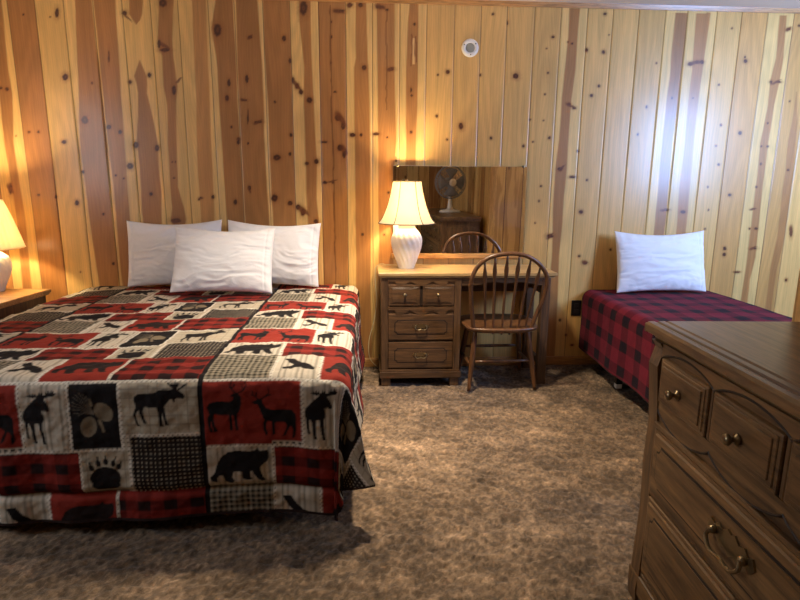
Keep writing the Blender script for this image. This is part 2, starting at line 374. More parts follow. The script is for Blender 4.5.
def pine_mat(name, axis):
    """vertical boards for the walls behind the photographer"""
    t = NT(name); tc = t.n('ShaderNodeTexCoord'); sp = t.n('ShaderNodeSeparateXYZ'); t.l(tc.outputs['Object'], sp.inputs[0])
    def mth(op, a, b=None):
        m = t.n('ShaderNodeMath', operation=op)
        for i, v in enumerate((a, b)):
            if v is None: continue
            if hasattr(v, 'links'): t.l(v, m.inputs[i])
            else: m.inputs[i].default_value = v
        return m.outputs[0]
    u = mth('DIVIDE', sp.outputs[axis], .19); fl = mth('FLOOR', u); fr = mth('FRACT', u)
    wn = t.n('ShaderNodeTexWhiteNoise', noise_dimensions='1D'); t.l(fl, wn.inputs['W'])
    base = t.ramp(wn.outputs[0], [(0., rgba((234, 196, 126))), (.5, rgba((222, 178, 108))), (.82, rgba((204, 154, 92))), (1., rgba((172, 116, 64)))])
    nv = t.coords((6, 6, .5)); nz = t.noise(nv, 2.2, 3, .6, .5)
    hz = t.ramp(mth('ADD', nz, mth('MULTIPLY', wn.outputs[0], .12)), [(.55, (1, 1, 1, 1)), (.6, (.7, .62, .52, 1))])
    c = t.mix(base, hz, .9, 'MULTIPLY')
    vor = t.n('ShaderNodeTexVoronoi'); vor.inputs['Scale'].default_value = 1; t.l(t.coords((5, 5, 3.2)), vor.inputs['Vector'])
    kn = t.ramp(vor.outputs['Distance'], [(.07, (.22, .14, .1, 1)), (.13, (1, 1, 1, 1))])
    c = t.mix(c, kn, .9, 'MULTIPLY')
    edge = mth('LESS_THAN', mth('MINIMUM', fr, mth('SUBTRACT', 1.0, fr)), .018)
    c = t.mix(c, rgba((92, 54, 26)), edge)
    t.set(Base_Color=c, Roughness=.35); t.b.inputs['Coat Weight'].default_value = .3; return t.m
M_pine_x = pine_mat('knotty_pine_boards', 0); M_pine_y = pine_mat('knotty_pine_boards_side', 1)
M_trim = wood('pine_trim', (176, 122, 66), (206, 154, 92), axis='X', rough=.35)
M_trim_v = wood('pine_trim_upright', (196, 146, 82), (224, 178, 108), axis='Z', rough=.35)

XP = 1.362      # face of the partition the dresser stands against
YP = 1.65
FR = -1.9       # wall behind the photographer
def wall_box(name, mat, *a):
    bm = bmesh.new(); box(bm, *a); return struct(obj(name, bm, mat))
wall_box('wall_right', M_pine_y, XR, XR+.1, YP-.1, D+.06, 0, CEIL)
wall_box('wall_partition', M_pine_y, XP, XP+.1, FR, YP-.1, 0, CEIL)
# wall behind with a window opening
def wall_with_hole(name, mat, x0, x1, y0, y1, h):
    bm = bmesh.new(); hx0, hx1, hz0, hz1 = h
    box(bm, x0, hx0, y0, y1, 0, CEIL); box(bm, hx1, x1, y0, y1, 0, CEIL)
    box(bm, hx0, hx1, y0, y1, 0, hz0); box(bm, hx0, hx1, y0, y1, hz1, CEIL)
    return struct(obj(name, bm, mat))
H1 = (1.0, 1.7, 1.15, 2.15); H2 = (2.95, 3.7, 1.25, 2.2)
wall_box('wall_front', M_pine_x, XL-.1, XP+.1, FR-.1, FR, 0, CEIL)
bm = bmesh.new(); a0, a1, c0, c1 = H1
box(bm, XL-.1, XL, FR, a0, 0, CEIL); box(bm, XL-.1, XL, a1, D+.06, 0, CEIL); box(bm, XL-.1, XL, a0, a1, 0, c0); box(bm, XL-.1, XL, a0, a1, c1, CEIL)
struct(obj('wall_left', bm, M_pine_y))
wall_with_hole('wall_alcove', M_pine_x, XP, XR, YP-.1, YP, H2)
# corner board on the end of the partition
bm = bmesh.new(); box(bm, XP-.012, XP, YP-.075, YP+.012, 0, CEIL, .003); box(bm, XP, XP+.06, YP, YP+.012, 0, CEIL, .003)
struct(obj('trim_1', bm, M_trim_v))
M_glass = NT('window_glass'); g = M_glass
g.set(Base_Color=(1, 1, 1, 1), Roughness=.05); g.b.inputs['Transmission Weight'].default_value = 1; g.b.inputs['IOR'].default_value = 1.02
def window(n, h, y0, y1, side=False):
    hx0, hx1, hz0, hz1 = h; bm = bmesh.new(); w = .05; T = Matrix(((0, 1, 0, 0), (1, 0, 0, 0), (0, 0, 1, 0), (0, 0, 0, 1))) if side else Matrix()
    for a in ((hx0, hx0+w, hz0, hz1), (hx1-w, hx1, hz0, hz1), (hx0, hx1, hz0, hz0+w), (hx0, hx1, hz1-w, hz1), ((hx0+hx1)/2-.02, (hx0+hx1)/2+.02, hz0, hz1)):
        box(bm, a[0], a[1], y0, y1, a[2], a[3], .004)
    bm.transform(T); bmesh.ops.recalc_face_normals(bm, faces=bm.faces[:]); o = struct(obj('window_%d' % n, bm, M_trim))
    bm = bmesh.new(); box(bm, hx0+.04, hx1-.04, (y0+y1)/2-.003, (y0+y1)/2+.003, hz0+.04, hz1-.04); bm.transform(T); bmesh.ops.recalc_face_normals(bm, faces=bm.faces[:])
    obj('pane', bm, M_glass.m, o)
window(1, H1, XL-.09, XL-.03, True); window(2, H2, YP-.09, YP-.03)

# ceiling, floor, trims
t = NT('painted_ceiling'); t.set(Base_Color=rgba((222, 214, 204)), Roughness=.8); t.bump(t.noise(t.coords(), 90, 3), .2, .003)
wall_box('ceiling', t.m, XL-.1, XR+.1, FR-.1, D+.06, CEIL, CEIL+.08)
bm = bmesh.new(); prism(bm, [(D, CEIL), (D, CEIL-.027), (D-.010, CEIL-.027), (D-.016, CEIL-.012), (D-.02, CEIL)], 'X', XL, XR)
struct(obj('trim_2', bm, M_trim))
bm = bmesh.new(); prism(bm, [(D, 0), (D, .062), (D-.008, .062), (D-.014, .05), (D-.014, 0)], 'X', XL, XR)
struct(obj('baseboard_back', bm, M_trim))
bm = bmesh.new(); box(bm, XP-.014, XP, FR, YP-.08, 0, .062, .003); struct(obj('baseboard_partition', bm, M_trim))

# carpet: shag relief in the visible part
def build_floor():
    x = np.concatenate([np.arange(-3.0, -2.0, .05), np.arange(-2.0, 2.7, .007), np.arange(2.7, 3.95, .05)])
    y = np.concatenate([np.arange(FR-.05, .9, .05), np.arange(.9, 3.9, .007), [3.95]])
    X, Y = np.meshgrid(x, y)
    wx = X+.02*fbm(X*9, Y*9, 2); wy = Y+.03*fbm(X*7+9, Y*7, 2)
    tuft = fbm(wx*62, wy*62, 2); clump = fbm(wx*20, wy*30, 3)
    Z = (tuft-.5)*.016+(clump-.5)*.014
    v = fbm(X*6, Y*8, 4); big = fbm(X*1.3+5, Y*1.6, 3); nap = fbm(wx*75, wy*60, 2); spk = RNG.random(X.shape)
    k = 1.5*(nap-.5)+.9*(clump-.5)+1.5*(v-.5)+.8*(big-.5)+.6*(spk-.5)
    c = lin((112, 92, 72))*np.exp(k)[..., None]
    me = grid_mesh('floor', np.stack([X, Y, Z-.004], -1), np.clip(c, 0, 1))
    m = attr_mat('brown_shag_carpet', .97, ((1, 1, 1), 240, .6, 1.35, .8), .1, ((1, 1, 1), 200, .6, .006), sheen=.15)
    struct(link('floor', me, None, m))
build_floor()

# ------------------------------------------------------------ quilt pattern tile
TW, TH = 1.0, .66
def quilt_tile():
    res = .0016; nx, ny = int(TW/res), int(TH/res)
    u = (np.arange(nx)+.5)*res; v = (np.arange(ny)+.5)*res; U, V = np.meshgrid(u, v)
    img = np.zeros((ny, nx, 3))
    CREAM = lin((194, 183, 166)); TAN = lin((174, 163, 144)); RED = lin((134, 46, 36)); BLK = lin((30, 26, 27)); BR = lin((120, 104, 86))
    def rect(u0, u1, v0, v1): return (U >= u0) & (U < u1) & (V >= v0) & (V < v1)
    def fill(m, c): img[m] = c[m] if getattr(c, 'ndim', 1) == 3 else c
    def pat(kind):
        c = np.empty_like(img)
        if kind == 'red': c[:] = RED*(1+.06*np.sin(V*700))[..., None]
        elif kind == 'stripe':
            s = np.sin(U*2*PI/.021)+.6*np.sin(U*2*PI/.057+1); c[:] = CREAM*(1-.42*sstep(.2, 1.0, s))[..., None]
            c *= (1-.18*(np.abs((U % .043)-.02) < .002))[..., None]
        elif kind == 'check':
            k = ((U % .034) < .0024) | ((V % .034) < .0024); c[:] = TAN*1.03; c[k] *= .62
        elif kind == 'black': c[:] = BLK
        elif kind == 'plaid':
            a = ((U % .094) < .047)*1.; b = ((V % .078) < .039)*1.; f = 1-.30*a-.46*b
            c[:] = lin((130, 42, 35))*f[..., None]; dk = (a*b) > .5; c[dk] = lin((40, 23, 23))
        elif kind == 'dots':
            c[:] = lin((40, 34, 32)); k = ((U % .0165) < .006) & ((V % .0165) < .006); c[k] = lin((170, 158, 138))
        elif kind == 'gingham':
            a = ((U % .0205) < .0103)*1.; b = ((V % .0205) < .0103)*1.; c[:] = (lin((152, 142, 124))*(1-.47*a-.47*b)[..., None])
        return c
    def cell(u0, u1, v0, v1, kind): fill(rect(u0, u1, v0, v1), pat(kind))
    cell(0, .365, 0, .265, 'red'); cell(.365, .535, 0, .265, 'stripe'); cell(.535, .715, 0, .265, 'black'); cell(.715, 1, 0, .21, 'check')
    cell(0, .25, .265, .435, 'stripe'); cell(.25, .56, .265, .435, 'plaid'); cell(.56, .735, .265, .435, 'check'); cell(.735, 1, .21, .435, 'dots')
    cell(.715, .735, .21, .265, 'check')
    cell(0, .25, .435, .66, 'gingham'); cell(.25, .425, .435, .66, 'stripe'); cell(.425, .675, .435, .66, 'red'); cell(.675, 1, .435, .66, 'plaid')
    def poly(pts, f, c=BLK): img[inpoly(U, V, [f(*p) for p in pts])] = c
    def ell(cx, cy, rx, ry, rot, f, sc, c):
        x0, y0 = f(cx, cy); a = math.radians(rot); dx = (U-x0)/sc[0]; dy = (V-y0)/sc[1]
        X = dx*math.cos(a)+dy*math.sin(a); Y = -dx*math.sin(a)+dy*math.cos(a); img[(X/rx)**2+(Y/ry)**2 < 1] = c
    def line(p, w, f, c=BLK):
        q = [f(*a) for a in p]
        for (x1, y1), (x2, y2) in zip(q, q[1:]):
            dx, dy = x2-x1, y2-y1; L2 = dx*dx+dy*dy+1e-12; t = np.clip(((U-x1)*dx+(V-y1)*dy)/L2, 0, 1)
            img[np.hypot(U-x1-t*dx, V-y1-t*dy) < w] = c
    # moose in profile
    f = lambda x, y: (.715+(x+24)/8*.00361, .002+(y-64)/8*.0040)
    poly([(95,185),(125,170),(200,165),(255,160),(290,142),(330,135),(370,140),(395,137),(400,128),(375,115),(350,95),(345,75),(365,85),(380,102),(392,78),(400,102),(412,78),(420,104),(432,86),(436,98),(450,90),(442,115),(428,130),(434,138),(450,130),(480,105),(512,92),(500,110),(470,132),(445,144),(455,155),(485,178),(492,195),(475,210),(455,208),(430,205),(410,212),(408,236),(398,232),(392,212),(370,215),(345,240),(325,265),(327,300),(337,350),(342,390),(354,410),(322,410),(314,360),(303,308),(300,350),(303,400),(316,418),(282,418),(277,360),(272,300),(262,270),(200,270),(168,268),(158,290),(156,320),(168,360),(187,392),(158,392),(138,352),(130,315),(128,288),(112,300),(100,330),(107,370),(118,402),(132,414),(102,412),(88,370),(78,325),(86,295),(103,265),(93,240),(86,210)], f)
    # moose facing forward
    g = lambda x, y: (.365+(x-200)/376*.17, (y-56)/520*.265)
    poly([(225,275),(260,240),(300,205),(335,175),(345,165),(320,172),(285,167),(262,152),(290,155),(285,138),(312,152),(308,132),(328,152),(330,136),(348,158),(360,148),(364,128),(376,150),(386,126),(394,155),(412,150),(415,122),(430,145),(436,115),(450,138),(466,108),(468,135),(484,118),(482,138),(502,140),(482,160),(440,167),(405,174),(402,185),(425,215),(442,245),(437,270),(415,272),(400,260),(392,277),(385,262),(374,265),(384,300),(384,330),(369,360),(371,420),(378,490),(384,518),(356,518),(346,450),(340,380),(333,360),(304,365),(304,430),(306,490),(316,510),(286,510),(278,450),(274,385),(262,365),(252,365),(249,420),(260,472),(238,474),(231,420),(227,360),(216,320)], g)
    # pine cones and needles
    q = lambda x, y: (.535+(x-56)/400*.18, (y-56)/520*.265); sc = (.18/400, .265/520); CONE = lin((126, 112, 92)); ND = lin((112, 102, 88))
    for e in ((100,170),(120,150),(150,140),(180,150),(205,165),(90,235),(86,262),(96,292),(130,305),(88,205)): line([(248,305), (e[0]*.6+99, e[1]*.6+110), e], .0011, q, ND)
    ell(325, 290, 82, 62, 38, q, sc, CONE); ell(202, 395, 62, 76, 20, q, sc, CONE); line([(285,350), (305,390), (316,430)], .005, q, CONE); line([(230,190), (240,240)], .003, q, CONE)
    # two deer
    d = lambda x, y: ((x-42)/703*.365, (y-42)/459*.265)
    poly([(82,232),(100,205),(160,193),(240,198),(265,185),(272,165),(246,160),(262,147),(280,138),(300,135),(320,150),(324,185),(320,225),(307,260),(288,285),(288,330),(292,394),(275,396),(269,340),(265,290),(252,285),(251,340),(256,396),(234,394),(232,340),(229,285),(180,285),(132,280),(126,310),(134,350),(150,397),(124,400),(114,360),(106,322),(104,330),(104,360),(119,402),(94,402),(84,350),(84,300),(98,280),(88,255)], d)
    for l in ([(290,140),(262,112),(250,90),(258,62)], [(264,112),(280,85)], [(305,138),(345,118),(360,90),(350,62)], [(345,118),(326,92)], [(262,112),(246,100)]): line(l, .0022, d)
    poly([(392,205),(420,190),(440,176),(464,185),(474,215),(492,240),(520,252),(600,250),(670,250),(694,275),(700,310),(694,345),(696,380),(690,430),(670,452),(668,440),(674,385),(660,365),(650,367),(643,385),(619,432),(596,435),(620,395),(634,360),(618,340),(560,337),(551,345),(549,390),(545,427),(524,432),(527,380),(530,337),(500,327),(490,345),(485,380),(496,417),(483,434),(465,390),(465,350),(474,325),(462,290),(447,250),(433,217),(413,217)], d)
    for l in ([(440,182),(412,155),(400,125)], [(455,182),(490,165),(515,140),(510,108)], [(490,165),(527,152)], [(412,155),(390,150)], [(425,168),(430,140)]): line(l, .0022, d)
    # bear
    BEAR = [(58,208),(50,187),(73,165),(83,130),(105,90),(140,65),(180,57),(240,62),(268,60),(280,49),(292,62),(315,60),(330,56),(334,72),(333,95),(325,115),(305,130),(290,142),(292,165),(303,195),(315,214),(292,219),(272,200),(252,165),(245,162),(243,172),(242,190),(253,207),(222,210),(202,200),(202,166),(170,162),(160,167),(154,190),(168,212),(148,224),(121,216),(112,180),(95,177),(84,195),(86,216)]
    b = lambda x, y: ((x-29)/325*.25, .265+(y-34)/208*.17)
    poly(BEAR, b)
    b2 = lambda x, y: (.425+(x-29)/325*.25, .458+(y-34)/208*.17)
    poly(BEAR, b2, lin((40, 30, 29)))
    # paw
    w = lambda x, y: (.56+(x-350)/185*.175, .265+(y-36)/164*.17); ws = (.175/185, .17/164)
    ell(437, 142, 58, 42, 0, w, ws, BLK); ell(437, 168, 54, 22, 0, w, ws, BLK)
    for (x, y, r, cx, cy) in ((387,102,-25,381,80), (413,86,-10,411,62), (442,80,0,443,58), (470,87,15,484,62), (490,100,30,502,80)):
        ell(x, y, 9, 13, r, w, ws, BLK); line([(x, y), (cx, cy)], .0025, w)
    # eagle
    e = lambda x, y: (.25+x*.175, .435+y*.225)
    poly([(.16,.20),(.34,.18),(.48,.34),(.60,.42),(.74,.46),(.88,.62),(.86,.74),(.70,.70),(.56,.58),(.46,.60),(.36,.70),(.22,.70),(.17,.62),(.34,.56),(.40,.48),(.28,.38)], e)
    # small dark squares under the deer
    m = rect(.25, .365, .247, .265); img[m] = CREAM; m &= ((U % .023) < .012) & (V > .250) & (V < .262); img[m] = BLK
    # pale dashed borders
    def border(u0, u1, v0, v1):
        m = rect(u0, u1, v0, v1); img[m] = lin((220, 212, 198)); k = m & ((((U+V) % .017) < .006) & (((U-V) % .017) < .009)); img[k] = lin((86, 74, 66))
    h = .0055
    border(0, 1, 0, 2*h); border(0, .715, .265-h, .265+h); border(.715, 1, .21-h, .21+h)
    for (uu, v0, v1) in ((.365, 0, .265), (.535, 0, .265), (.715, 0, .265), (.25, .265, .66), (.56, .265, .435), (.735, .21, .435), (.425, .435, .66), (.675, .435, .66)): border(uu-h, uu+h, v0, v1)
    img[rect(0, .009, 0, TH)] = BLK; img[rect(TW-.008, TW, 0, TH)] = BLK
    img[rect(0, .715, .431, .439)] *= .35
    return img, res

def blur(img, k):
    for ax in (0, 1):
        acc = 0
        for d in range(-k, k+1): acc = acc+np.roll(img, d, ax)
        img = acc/(2*k+1)
    return img

def drape(name, U, W, xl, xr, yf, yb, ztop, R, ovl, ovr, ovf, flare, mat, colour, bumps, parent=None, tip=.66):
    """Cloth plane coordinates U (x) and W (y) laid over a bed: rounds over the edges and hangs."""
    cx = np.clip(U, xl+R, xr-R); cy = np.maximum(W, yf+R)
    ex, ey = U-cx, W-cy; r = np.hypot(ex, ey); rs = np.maximum(r, 1e-9); nx, ny = ex/rs, ey/rs
    ph = np.arctan2(np.abs(ex), -np.minimum(ey, -1e-9)); ph = np.where(ey >= 0, np.pi/2, ph)   # 0 front, 90 side
    corner = (np.abs(ex) > 1e-6) & (ey < -1e-6)
    ovs = np.where(ex > 0, ovr, ovl)
    t = ph/(np.pi/2)
    rmax = R+np.where(corner, (1-t)*ovf+t*ovs-.05*np.sin(PI*t), np.where(np.abs(ex) > 1e-6, ovs, ovf))
    rc = np.minimum(r, rmax); arc = R*np.pi/2
    a = np.minimum(rc, arc)/R
    h = R*np.sin(a); dz = R*(1-np.cos(a)); hang = np.maximum(rc-arc, 0)
    fl = flare(ph, corner, U, W, hang)
    h = h+fl*hang; dz = dz+hang*np.sqrt(np.maximum(1-fl**2, .2))
    X = cx+nx*h; Y = cy+ny*h; Z = ztop(U, W, cx, cy)-dz
    bx = bumps(U, W, hang, r)
    # push along the approximate normal
    sn = np.sin(np.minimum(a, np.pi/2)); cn = np.cos(np.minimum(a, np.pi/2))
    X = X+nx*sn*bx; Y = Y+ny*sn*bx; Z = Z+cn*bx
    Z = np.maximum(Z, .014)
    inside = r <= rmax
    keep = inside[:-1, :-1] | inside[1:, :-1] | inside[:-1, 1:] | inside[1:, 1:]
    hem = (r > rmax-.010) & (r > R)
    col = colour(U, W); col[hem] = lin((52, 38, 36))
    me = grid_mesh(name, np.stack([X, Y, Z], -1), np.clip(col, 0, 1), keep)
    o = link(name, me, parent, mat)
    s = o.modifiers.new('thickness', 'SOLIDIFY'); s.thickness = .007; s.offset = -1
    return o

# king bed ---------------------------------------------------
BXL, BXR, BYF = -1.955, -.072, 1.928
SEAM = -.612
tile, tres = quilt_tile(); tile = blur(tile, 1)
def quilt_colour(U, W):
    u = ((U-SEAM) % TW)/tres; v = ((1.946-W) % TH)/tres
    iu = np.clip(u.astype(int), 0, tile.shape[1]-1); iv = np.clip(v.astype(int), 0, tile.shape[0]-1)
    return tile[iv, iu].copy()
def build_king():
    bed = thing('king_bed', 'king size bed frame with mattress under the moose and bear patchwork quilt', 'bed', ((BXL+BXR)/2, 2.9, 0))
    ox, oy = (BXL+BXR)/2, 2.9
    def part(name, mat, *a, bev=.0, parent=bed, seg=3):
        bm = bmesh.new(); box(bm, a[0]-ox, a[1]-ox, a[2]-oy, a[3]-oy, a[4], a[5], bev, seg); return obj(name, bm, mat, parent, bev > .01)
    part('mattress', M_ticking, BXL+.04, BXR-.05, BYF+.06, D-.02, .36, .570, bev=.05)
    part('box_spring', M_boxspring, BXL+.065, BXR-.08, BYF+.09, D-.025, .15, .358, bev=.015)
    part('bed_frame', M_steel, BXL+.07, BXR-.07, BYF+.08, D-.04, .115, .149, bev=.004)
    for x in (BXL+.12, (BXL+BXR)/2, BXR-.17):
        for y in (BYF+.15, 2.9, D-.2):
            part('leg', M_steel, x, x+.05, y, y+.05, 0, .115, bev=.004)
    us = np.arange(BXL-.40, BXR+.42, .0045)
    ws = np.concatenate([np.arange(BYF-.58, 2.5, .0042), np.arange(2.5, D-.02, .006)])
    U, W = np.meshgrid(us, ws)
    zt = lambda U, W, cx, cy: .603+.006*np.sin((U+1)*3)+.010*fbm(U*2.2, W*2.2, 2)-.012*sstep(.25, 0, np.minimum(cx-BXL, BXR-cx))
    def flare(ph, corner, U, W, hang):
        base = .07+.05*np.sin(U*6.3+1)*(W < BYF+.1)+.03*np.sin(W*8)*(W > BYF+.1)
        t = ph/(np.pi/2)
        c = np.interp(t, [0, .22, .38, .52, .68, .85, 1], [.05, .03, -.05, .12, .30, .22, .10])
        return np.where(corner, c, np.where(W > BYF+.06, .045+.035*np.sin(W*7+2), -.01+.03*np.sin(U*5.2+.5)+.015*np.sin(U*13)))
    def bumps(U, W, hang, r):
        q = (fbm(U*26, W*30, 2)-.5)*.009                         # quilting puckers
        q = q-.0022*np.exp(-(((U-SEAM+.5) % 1.0-.5)/.008)**2)
        top = (fbm(U*5+3, W*7, 3)-.5)*.016*np.exp(-np.maximum(r-.05, 0)*6)
        crease = -.016*np.exp(-((hang-.384)/.014)**2)*(W < BYF+.05)
        fold = .010*np.sin(U*17+2*np.sin(U*5))*np.clip(hang/.4, 0, 1)
        return q+top+crease+fold
    m = attr_mat('printed_quilt_cotton', .9, ((1, 1, 1), 420, .86, 1.1, .6), .15, ((1, 1, 1), 70, .35, .006), sheen=0)
    q = drape('patchwork_quilt', U, W, BXL, BXR, BYF, D, zt, .058, .35, .41, .53, flare, m, quilt_colour, bumps)
    tag(q, 'patchwork quilt with moose, bears and red plaid on the king bed', 'quilt')
build_king()

# twin bed ---------------------------------------------------
TXL, TXR, TYF = 1.535, 2.49, 1.99
def build_twin():
    ox, oy = 2.0, 2.9
    bed = thing('twin_bed', 'narrow twin bed under a red and black buffalo plaid cover', 'bed', (ox, oy, 0))
    def part(name, mat, *a, bev=.0, seg=3):
        bm = bmesh.new(); box(bm, a[0]-ox, a[1]-ox, a[2]-oy, a[3]-oy, a[4], a[5], bev, seg); return obj(name, bm, mat, bed, bev > .01)
    part('mattress', M_ticking, TXL+.03, TXR-.03, TYF+.03, D-.03, .34, .532, bev=.05)
    part('box_spring', M_boxspring, TXL+.04, TXR-.04, TYF+.04, D-.03, .165, .338, bev=.015)
    part('bed_frame', M_steel, TXL+.02, TXR-.02, TYF+.02, D-.03, .128, .163, bev=.004)
    for x in (TXL+.07, TXR-.12):
        for y in (TYF+.12, 3.36):
            part('leg', M_steel, x, x+.04, y, y+.04, .03, .128, bev=.004)
            part('foot', M_plastic, x, x+.04, y, y+.04, 0, .032, bev=.006)
    us = np.arange(TXL-.42, TXR+.30, .006); ws = np.arange(TYF-.3, D-.02, .007)
    U, W = np.meshgrid(us, ws)
    def colour(U, W):
        a = ((U-1.655+.032) % .157) < .066; b = ((W-3.345+.04) % .181) < .078
        f = np.where(a & b, 0, np.where(a | b, 1, 2))
        pal = np.stack([lin((34, 22, 32)), lin((88, 24, 38)), lin((112, 30, 46))]); c = pal[f]
        return c*(.9+.2*fbm(U*40, W*40, 2))[..., None]
    zt = lambda U, W, cx, cy: .556+.010*fbm(U*3, W*3, 2)+.006*np.sin(W*2)
    def flare(ph, corner, U, W, hang): return np.where(corner, .1, .03+.02*np.sin(W*6))
    def bumps(U, W, hang, r): return (fbm(U*6, W*5, 3)-.5)*.014+.006*np.sin(W*14)*np.clip(hang/.3, 0, 1)
    m = attr_mat('buffalo_plaid_fleece', .95, ((1, 1, 1), 380, .85, 1.12, .6), .12, ((1, 1, 1), 120, .3, .004), sheen=.03)
    q = drape('plaid_bedspread', U, W, TXL, TXR, TYF, D, zt, .065, .40, .25, .25, flare, m, colour, bumps)
    tag(q, 'red and black buffalo plaid spread on the twin bed', 'bedspread')
build_twin()

# ------------------------------------------------------------ pillows
M_pillow = NT('white_pillowcase_cotton'); _t = M_pillow
_t.set(Base_Color=rgba((238, 236, 236)), Roughness=.9); _t.b.inputs['Specular IOR Level'].default_value = .2
_t.bump(_t.noise(_t.coords((1, 1, 1.6)), 12, 3, .5, 1.2), .22, .012)
def pillow(name, label, w, h, T, centre, lean, rz, roll=0, seed=0, hem=1, sag=.03):
    n, m = 110, 76
    s = np.linspace(-1, 1, n); t = np.linspace(-1, 1, m); Sx, Ty = np.meshgrid(s, t)
    th = T/2*(np.maximum(1-np.abs(Sx)**2.4, 0)**.55)*(np.maximum(1-np.abs(Ty)**2.2, 0)**.6)
    th = th*(1-.12*Ty)                                     # fuller at the bottom
    X = w/2*Sx*(1-.035*(1-Ty**2)*np.abs(Sx)); Y = h/2*Ty*(1-.06*(1-Sx**2)*np.abs(Ty))
    Y = Y-sag*np.cos(Sx*PI/2)*(Ty > 0)*Ty*.6
    k = seed*13.7
    wr = (np.abs(fbm(Sx*1.5+k, Ty*3.6+2.5*fbm(Sx*1.4+k, Ty*1.5, 2), 3)-.5)*-.034+.006)*np.minimum(1, th/(T*.15))
    wr += .003*np.sin(Sx*21+k+9*fbm(Sx*3, Ty*3+k, 2))*np.exp(-(1-np.abs(Ty))*5)*np.minimum(1, th/(T*.1))
    hemline = -.006*np.exp(-((Sx*hem-.86)/.012)**2)
    front = np.stack([X, -(th+wr+hemline*np.minimum(1, th/.02)), Y], -1); back = np.stack([X, th, Y], -1)[:, ::-1]
    M = Matrix.Translation(centre) @ Matrix.Rotation(rz, 4, 'Z') @ Matrix.Rotation(-lean, 4, 'X') @ Matrix.Rotation(roll, 4, 'Y')
    bm = bmesh.new()
    me = grid_mesh('t', front); bm.from_mesh(me); me2 = grid_mesh('t', back); bm.from_mesh(me2)
    bmesh.ops.remove_doubles(bm, verts=bm.verts[:], dist=1e-5); bmesh.ops.recalc_face_normals(bm, faces=bm.faces[:])
    bpy.data.meshes.remove(me); bpy.data.meshes.remove(me2)
    o = obj(name, bm, M_pillow.m, None, True); o.matrix_world = M
    return tag(o, label, 'pillow', 'white pillows on the beds')
pillow('pillow', 'white pillow at the back left of the king bed, leaning on the wall', .62, .44, .14, (-1.285, 3.745, .842), .2, 0, -.015, 1, -1)
pillow('pillow', 'white pillow at the back right of the king bed, nearest the desk', .62, .43, .14, (-.64, 3.735, .842), .24, -.03, .03, 2, 1)
pillow('pillow', 'white pillow lying in front of the two others on the king bed', .62, .43, .15, (-.91, 3.51, .83), .42, .02, .02, 3, 1)
pillow('pillow', 'white pillow propped against the wall on the plaid twin bed', 0.64, .43, .14, (2.02, 3.735, .787), .24, 0, -.01, 4, 1)

# ------------------------------------------------------------ desk
DX0, DX1, DYF, DYB, DZ = .075, 1.185, 3.47, 3.862, .752
def pull(parent, x, y, z, rz=0, s=1.0):
    """ornate bail pull: back plate, two posts, hanging bail"""
    M = Matrix.Translation((x, y, z)) @ Matrix.Rotation(rz, 4, 'Z') @ Matrix.Scale(s, 4)
    bm = bmesh.new()
    pts = [(-.066, 0), (-.058, .016), (-.046, .010), (-.036, .020), (-.022, .014), (-.010, .024), (0, .019), (.010, .024), (.022, .014), (.036, .020), (.046, .010), (.058, .016), (.066, 0),
           (.056, -.012), (.040, -.008), (.026, -.018), (.012, -.013), (0, -.022), (-.012, -.013), (-.026, -.018), (-.040, -.008), (-.056, -.012)]
    prism(bm, pts, 'Y', -.0035, 0)
    for sx in (-.042, .042):
        t = bmesh.new(); bmesh.ops.create_uvsphere(t, u_segments=12, v_segments=8, radius=.008); merge(bm, t, Matrix.Translation((sx, -.008, .002)))
    tube(bm, smooth_path([(-.042, -.012, .002), (-.046, -.016, -.012), (-.028, -.019, -.026), (0, -.020, -.022), (.028, -.019, -.026), (.046, -.016, -.012), (.042, -.012, .002)], 4), .0038, 8)
    bm.transform(M); return obj('handle', bm, M_brass, parent, False)
def knob(parent, x, y, z, rz=0, r=.014):
    bm = bmesh.new(); rings = lathe(bm, [(.0135, 0), (.0135, .003), (.006, .006), (.006, .014), (.0115, .018), (.014, .023), (.0115, .029), (.004, .031)], 16); caps(bm, rings)
    bm.transform(Matrix.Translation((x, y, z)) @ Matrix.Rotation(rz, 4, 'Z') @ Matrix.Rotation(PI/2, 4, 'X') @ Matrix.Scale(r/.014, 4))
    return obj('knob', bm, M_brass, parent, True)
def round_rect(x0, x1, z0, z1, r, n=5, notch=True):
    """panel outline with concave-cut corners, as on the drawer fronts"""
    pts = []
    for cx, cz, a0 in ((x0, z0, 0), (x1, z0, 90), (x1, z1, 180), (x0, z1, 270)):
        order = range(n+1)
        arc = [(cx+r*math.cos(math.radians(a0+90*k/n)), cz+r*math.sin(math.radians(a0+90*k/n))) for k in order]
        pts += arc[::-1]
    return pts
def drawer_front(bm_body, bm_groove, x0, x1, z0, z1, y, panel=True, t=.014):
    """raised drawer front at local plane y (facing -Y) with a grooved inner panel"""
    box(bm_body, x0, x1, y-t, y+.01, z0, z1, .006, 2)
    if panel:
        ix, iz = min(.04, (x1-x0)*.13), min(.045, (z1-z0)*.22)
        a = round_rect(x0+ix, x1-ix, z0+iz, z1-iz, .016)
        prism(bm_groove, a, 'Y', y-t-.0012, y-t+.004)
        b = round_rect(x0+ix+.006, x1-ix-.006, z0+iz+.006, z1-iz-.006, .014)
        prism(bm_body, b, 'Y', y-t-.003, y-t+.003)

